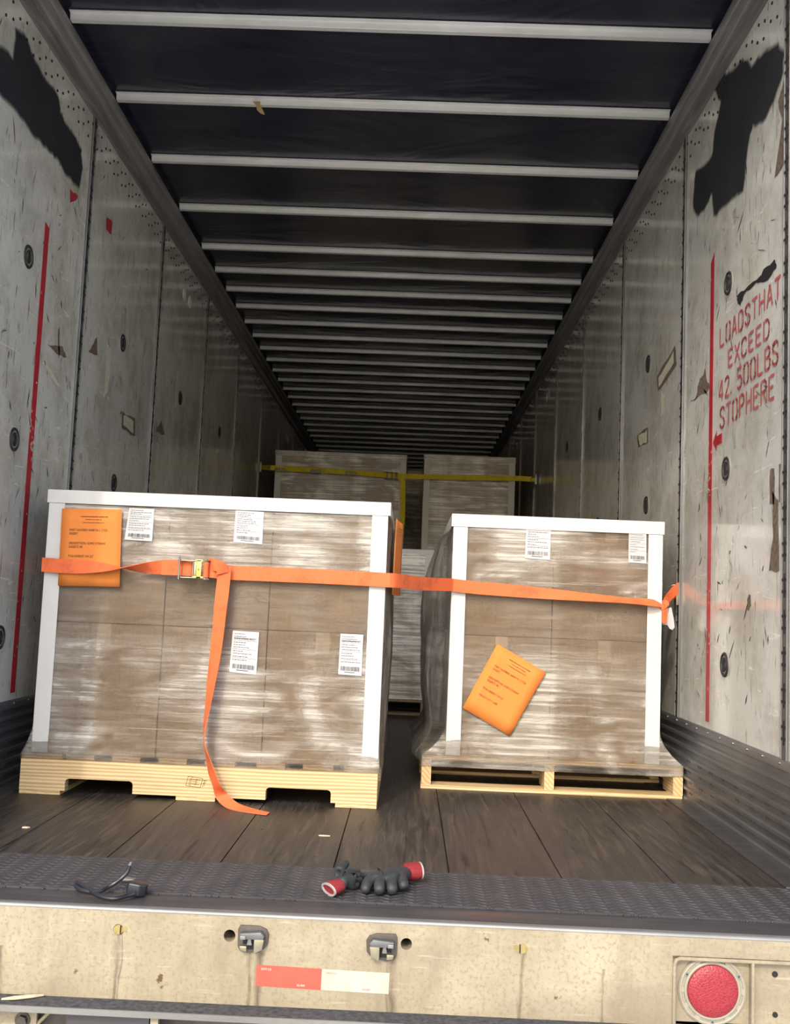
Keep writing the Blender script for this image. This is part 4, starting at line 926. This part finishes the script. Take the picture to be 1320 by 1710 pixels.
def Z(x, y, z): return onZ(x, y, z)
# right-hand glove of the pair: palm down, fingers towards the camera, cuff to the right
g = thing('work_glove', onZ(648, 1492, 0), 'dark grey work glove lying palm down with its red cuff to the right', 'glove', 'pair of work gloves')
V = [Z(650, 1464, .030), Z(670, 1459, .031), Z(630, 1467, .027), Z(681, 1455, .028)]; rad = [(.028, .022), (.030, .023), (.022, .018), (.026, .018)]; E_ = [(0, 1), (0, 2), (1, 3)]
roots = [(618, 1470, 612, 1478, 609, 1490), (634, 1472, 634, 1482, 634, 1492), (654, 1472, 655, 1482, 656, 1492), (671, 1468, 674, 1478, 676, 1486)]
for k, (a, b, c1_, d1, e1, f1) in enumerate(roots):
    n = len(V); V += [Z(a, b, .026), Z(c1_, d1, .020), Z(e1, f1, .010)]; rad += [.0150, .0152, .0128]
    E_ += [(2 if k == 0 else (0 if k in (1, 2) else 1), n), (n, n+1), (n+1, n+2)]
n = len(V); V += [Z(612, 1463, .014), Z(598, 1462, .012)]; rad += [.011, .009]; E_ += [(2, n), (n, n+1)]
skin('glove_body', V, E_, rad, M['glove'], g)
d = Vector((.9, .25, .05)).normalized(); up_ = Vector((0, 0, 1)); sd_ = d.cross(up_).normalized()
c0 = Z(678, 1456, .026)
glove_tube('cuff', [(c0-d*.006, sd_*.026, up_*.019), (c0+d*.008, sd_*.030, up_*.021), (c0+d*.024, sd_*.033, up_*.022), (c0+d*.036, sd_*.031, up_*.020)], M['cuff'], g)
c2 = c0+d*.036; glove_tube('cuff_hem', [(c2-d*.001, sd_*.0316, up_*.0206), (c2+d*.003, sd_*.0316, up_*.0206), (c2+d*.003, sd_*.027, up_*.016), (c2-d*.006, sd_*.026, up_*.015)], M['hem'], g)
rehome(g)
g = thing('work_glove', onZ(580, 1490, 0), 'dark grey work glove crumpled on its side with its red cuff to the left', 'glove', 'pair of work gloves')
V = [Z(578, 1468, .026), Z(562, 1462, .036), Z(568, 1478, .020)]; rad = [(.020, .017), (.015, .014), (.018, .015)]; E_ = [(0, 1), (0, 2)]
def chain(root, pts, rs):
    n = len(V); V.extend([Z(*p) for p in pts]); rad.extend(rs); E_.append((root, n)); E_.extend([(n+i, n+i+1) for i in range(len(pts)-1)])
chain(1, [(570, 1449, .046), (580, 1440, .050)], [.012, .0105])
chain(0, [(590, 1466, .022), (602, 1462, .020)], [.012, .010]); chain(0, [(592, 1474, .014), (605, 1470, .012)], [.0115, .010]); chain(1, [(586, 1458, .030), (600, 1455, .026)], [.0115, .0095]); chain(0, [(588, 1480, .010), (600, 1478, .009)], [.010, .0085])
skin('glove_body', V, E_, rad, M['glove'], g)
d = Vector((-.75, -.55, -.18)).normalized(); sd_ = d.cross(up_).normalized(); u2 = sd_.cross(d).normalized()
c0 = Z(566, 1479, .020)
glove_tube('cuff', [(c0-d*.006, sd_*.020, u2*.014), (c0+d*.006, sd_*.024, u2*.016), (c0+d*.018, sd_*.028, u2*.016), (c0+d*.027, sd_*.030, u2*.014)], M['cuff'], g)
c2 = c0+d*.027; glove_tube('cuff_hem', [(c2-d*.001, sd_*.0306, u2*.0146), (c2+d*.003, sd_*.0306, u2*.0146), (c2+d*.003, sd_*.026, u2*.010), (c2-d*.005, sd_*.025, u2*.010)], M['hem'], g)
rehome(g)

lk = thing('cable_lock', onZ(232, 1490, 0), 'black coated cable lock lying on the threshold at left', 'cable lock')
pt = [(225, 1492, .010), (212, 1496, .007), (196, 1500, .006), (178, 1499, .006), (162, 1494, .006), (150, 1486, .008), (138, 1478, .012), (128, 1473, .013), (127, 1480, .006), (136, 1486, .005), (152, 1489, .005), (168, 1488, .006), (180, 1482, .010), (192, 1475, .018), (204, 1466, .030), (213, 1456, .042), (216, 1447, .052)]
pts = [tuple(onZ(*p)) for p in pt]; cm = [q for q in catmull(pts, 6)]
MB().tube(cm, .0048, 10).build('cable', M['lock'], lk, smooth=True)
a = Vector(cm[-1]); b = Vector(onZ(219, 1440, .060)); MB().tube([a, a.lerp(b, .5), b], [.0034, .0036, .0028], 10).build('cable_tip', M['edge'], lk, smooth=True)
c_ = onZ(229, 1484, .014); T2 = Matrix.Translation(c_) @ Matrix.Rotation(R(15), 4, 'Z') @ Matrix.Rotation(R(8), 4, 'Y')
mb = MB(); pf = [(-.022, -.012), (.004, -.020), (.020, -.012), (.024, .004), (.014, .018), (-.014, .018), (-.024, .006)]
vs = [(a_, b_, -.013) for a_, b_ in pf]; mb.prism([T2 @ Vector(v_) for v_ in vs], T2.to_3x3() @ Vector((0, 0, .027))); mb.build('lock_body', M['lock'], lk, bevel=.004, seg=3)
c_ = onZ(212, 1470, .010); mb = MB(); mb.prism([c_+Vector(v_) for v_ in ((-.022, -.004, 0), (.018, -.010, 0), (.024, .004, 0), (0, .012, 0), (-.018, .010, 0))], (0, 0, .005)); mb.build('seal_tag', M['edge'], lk, bevel=.001)
rehome(lk)
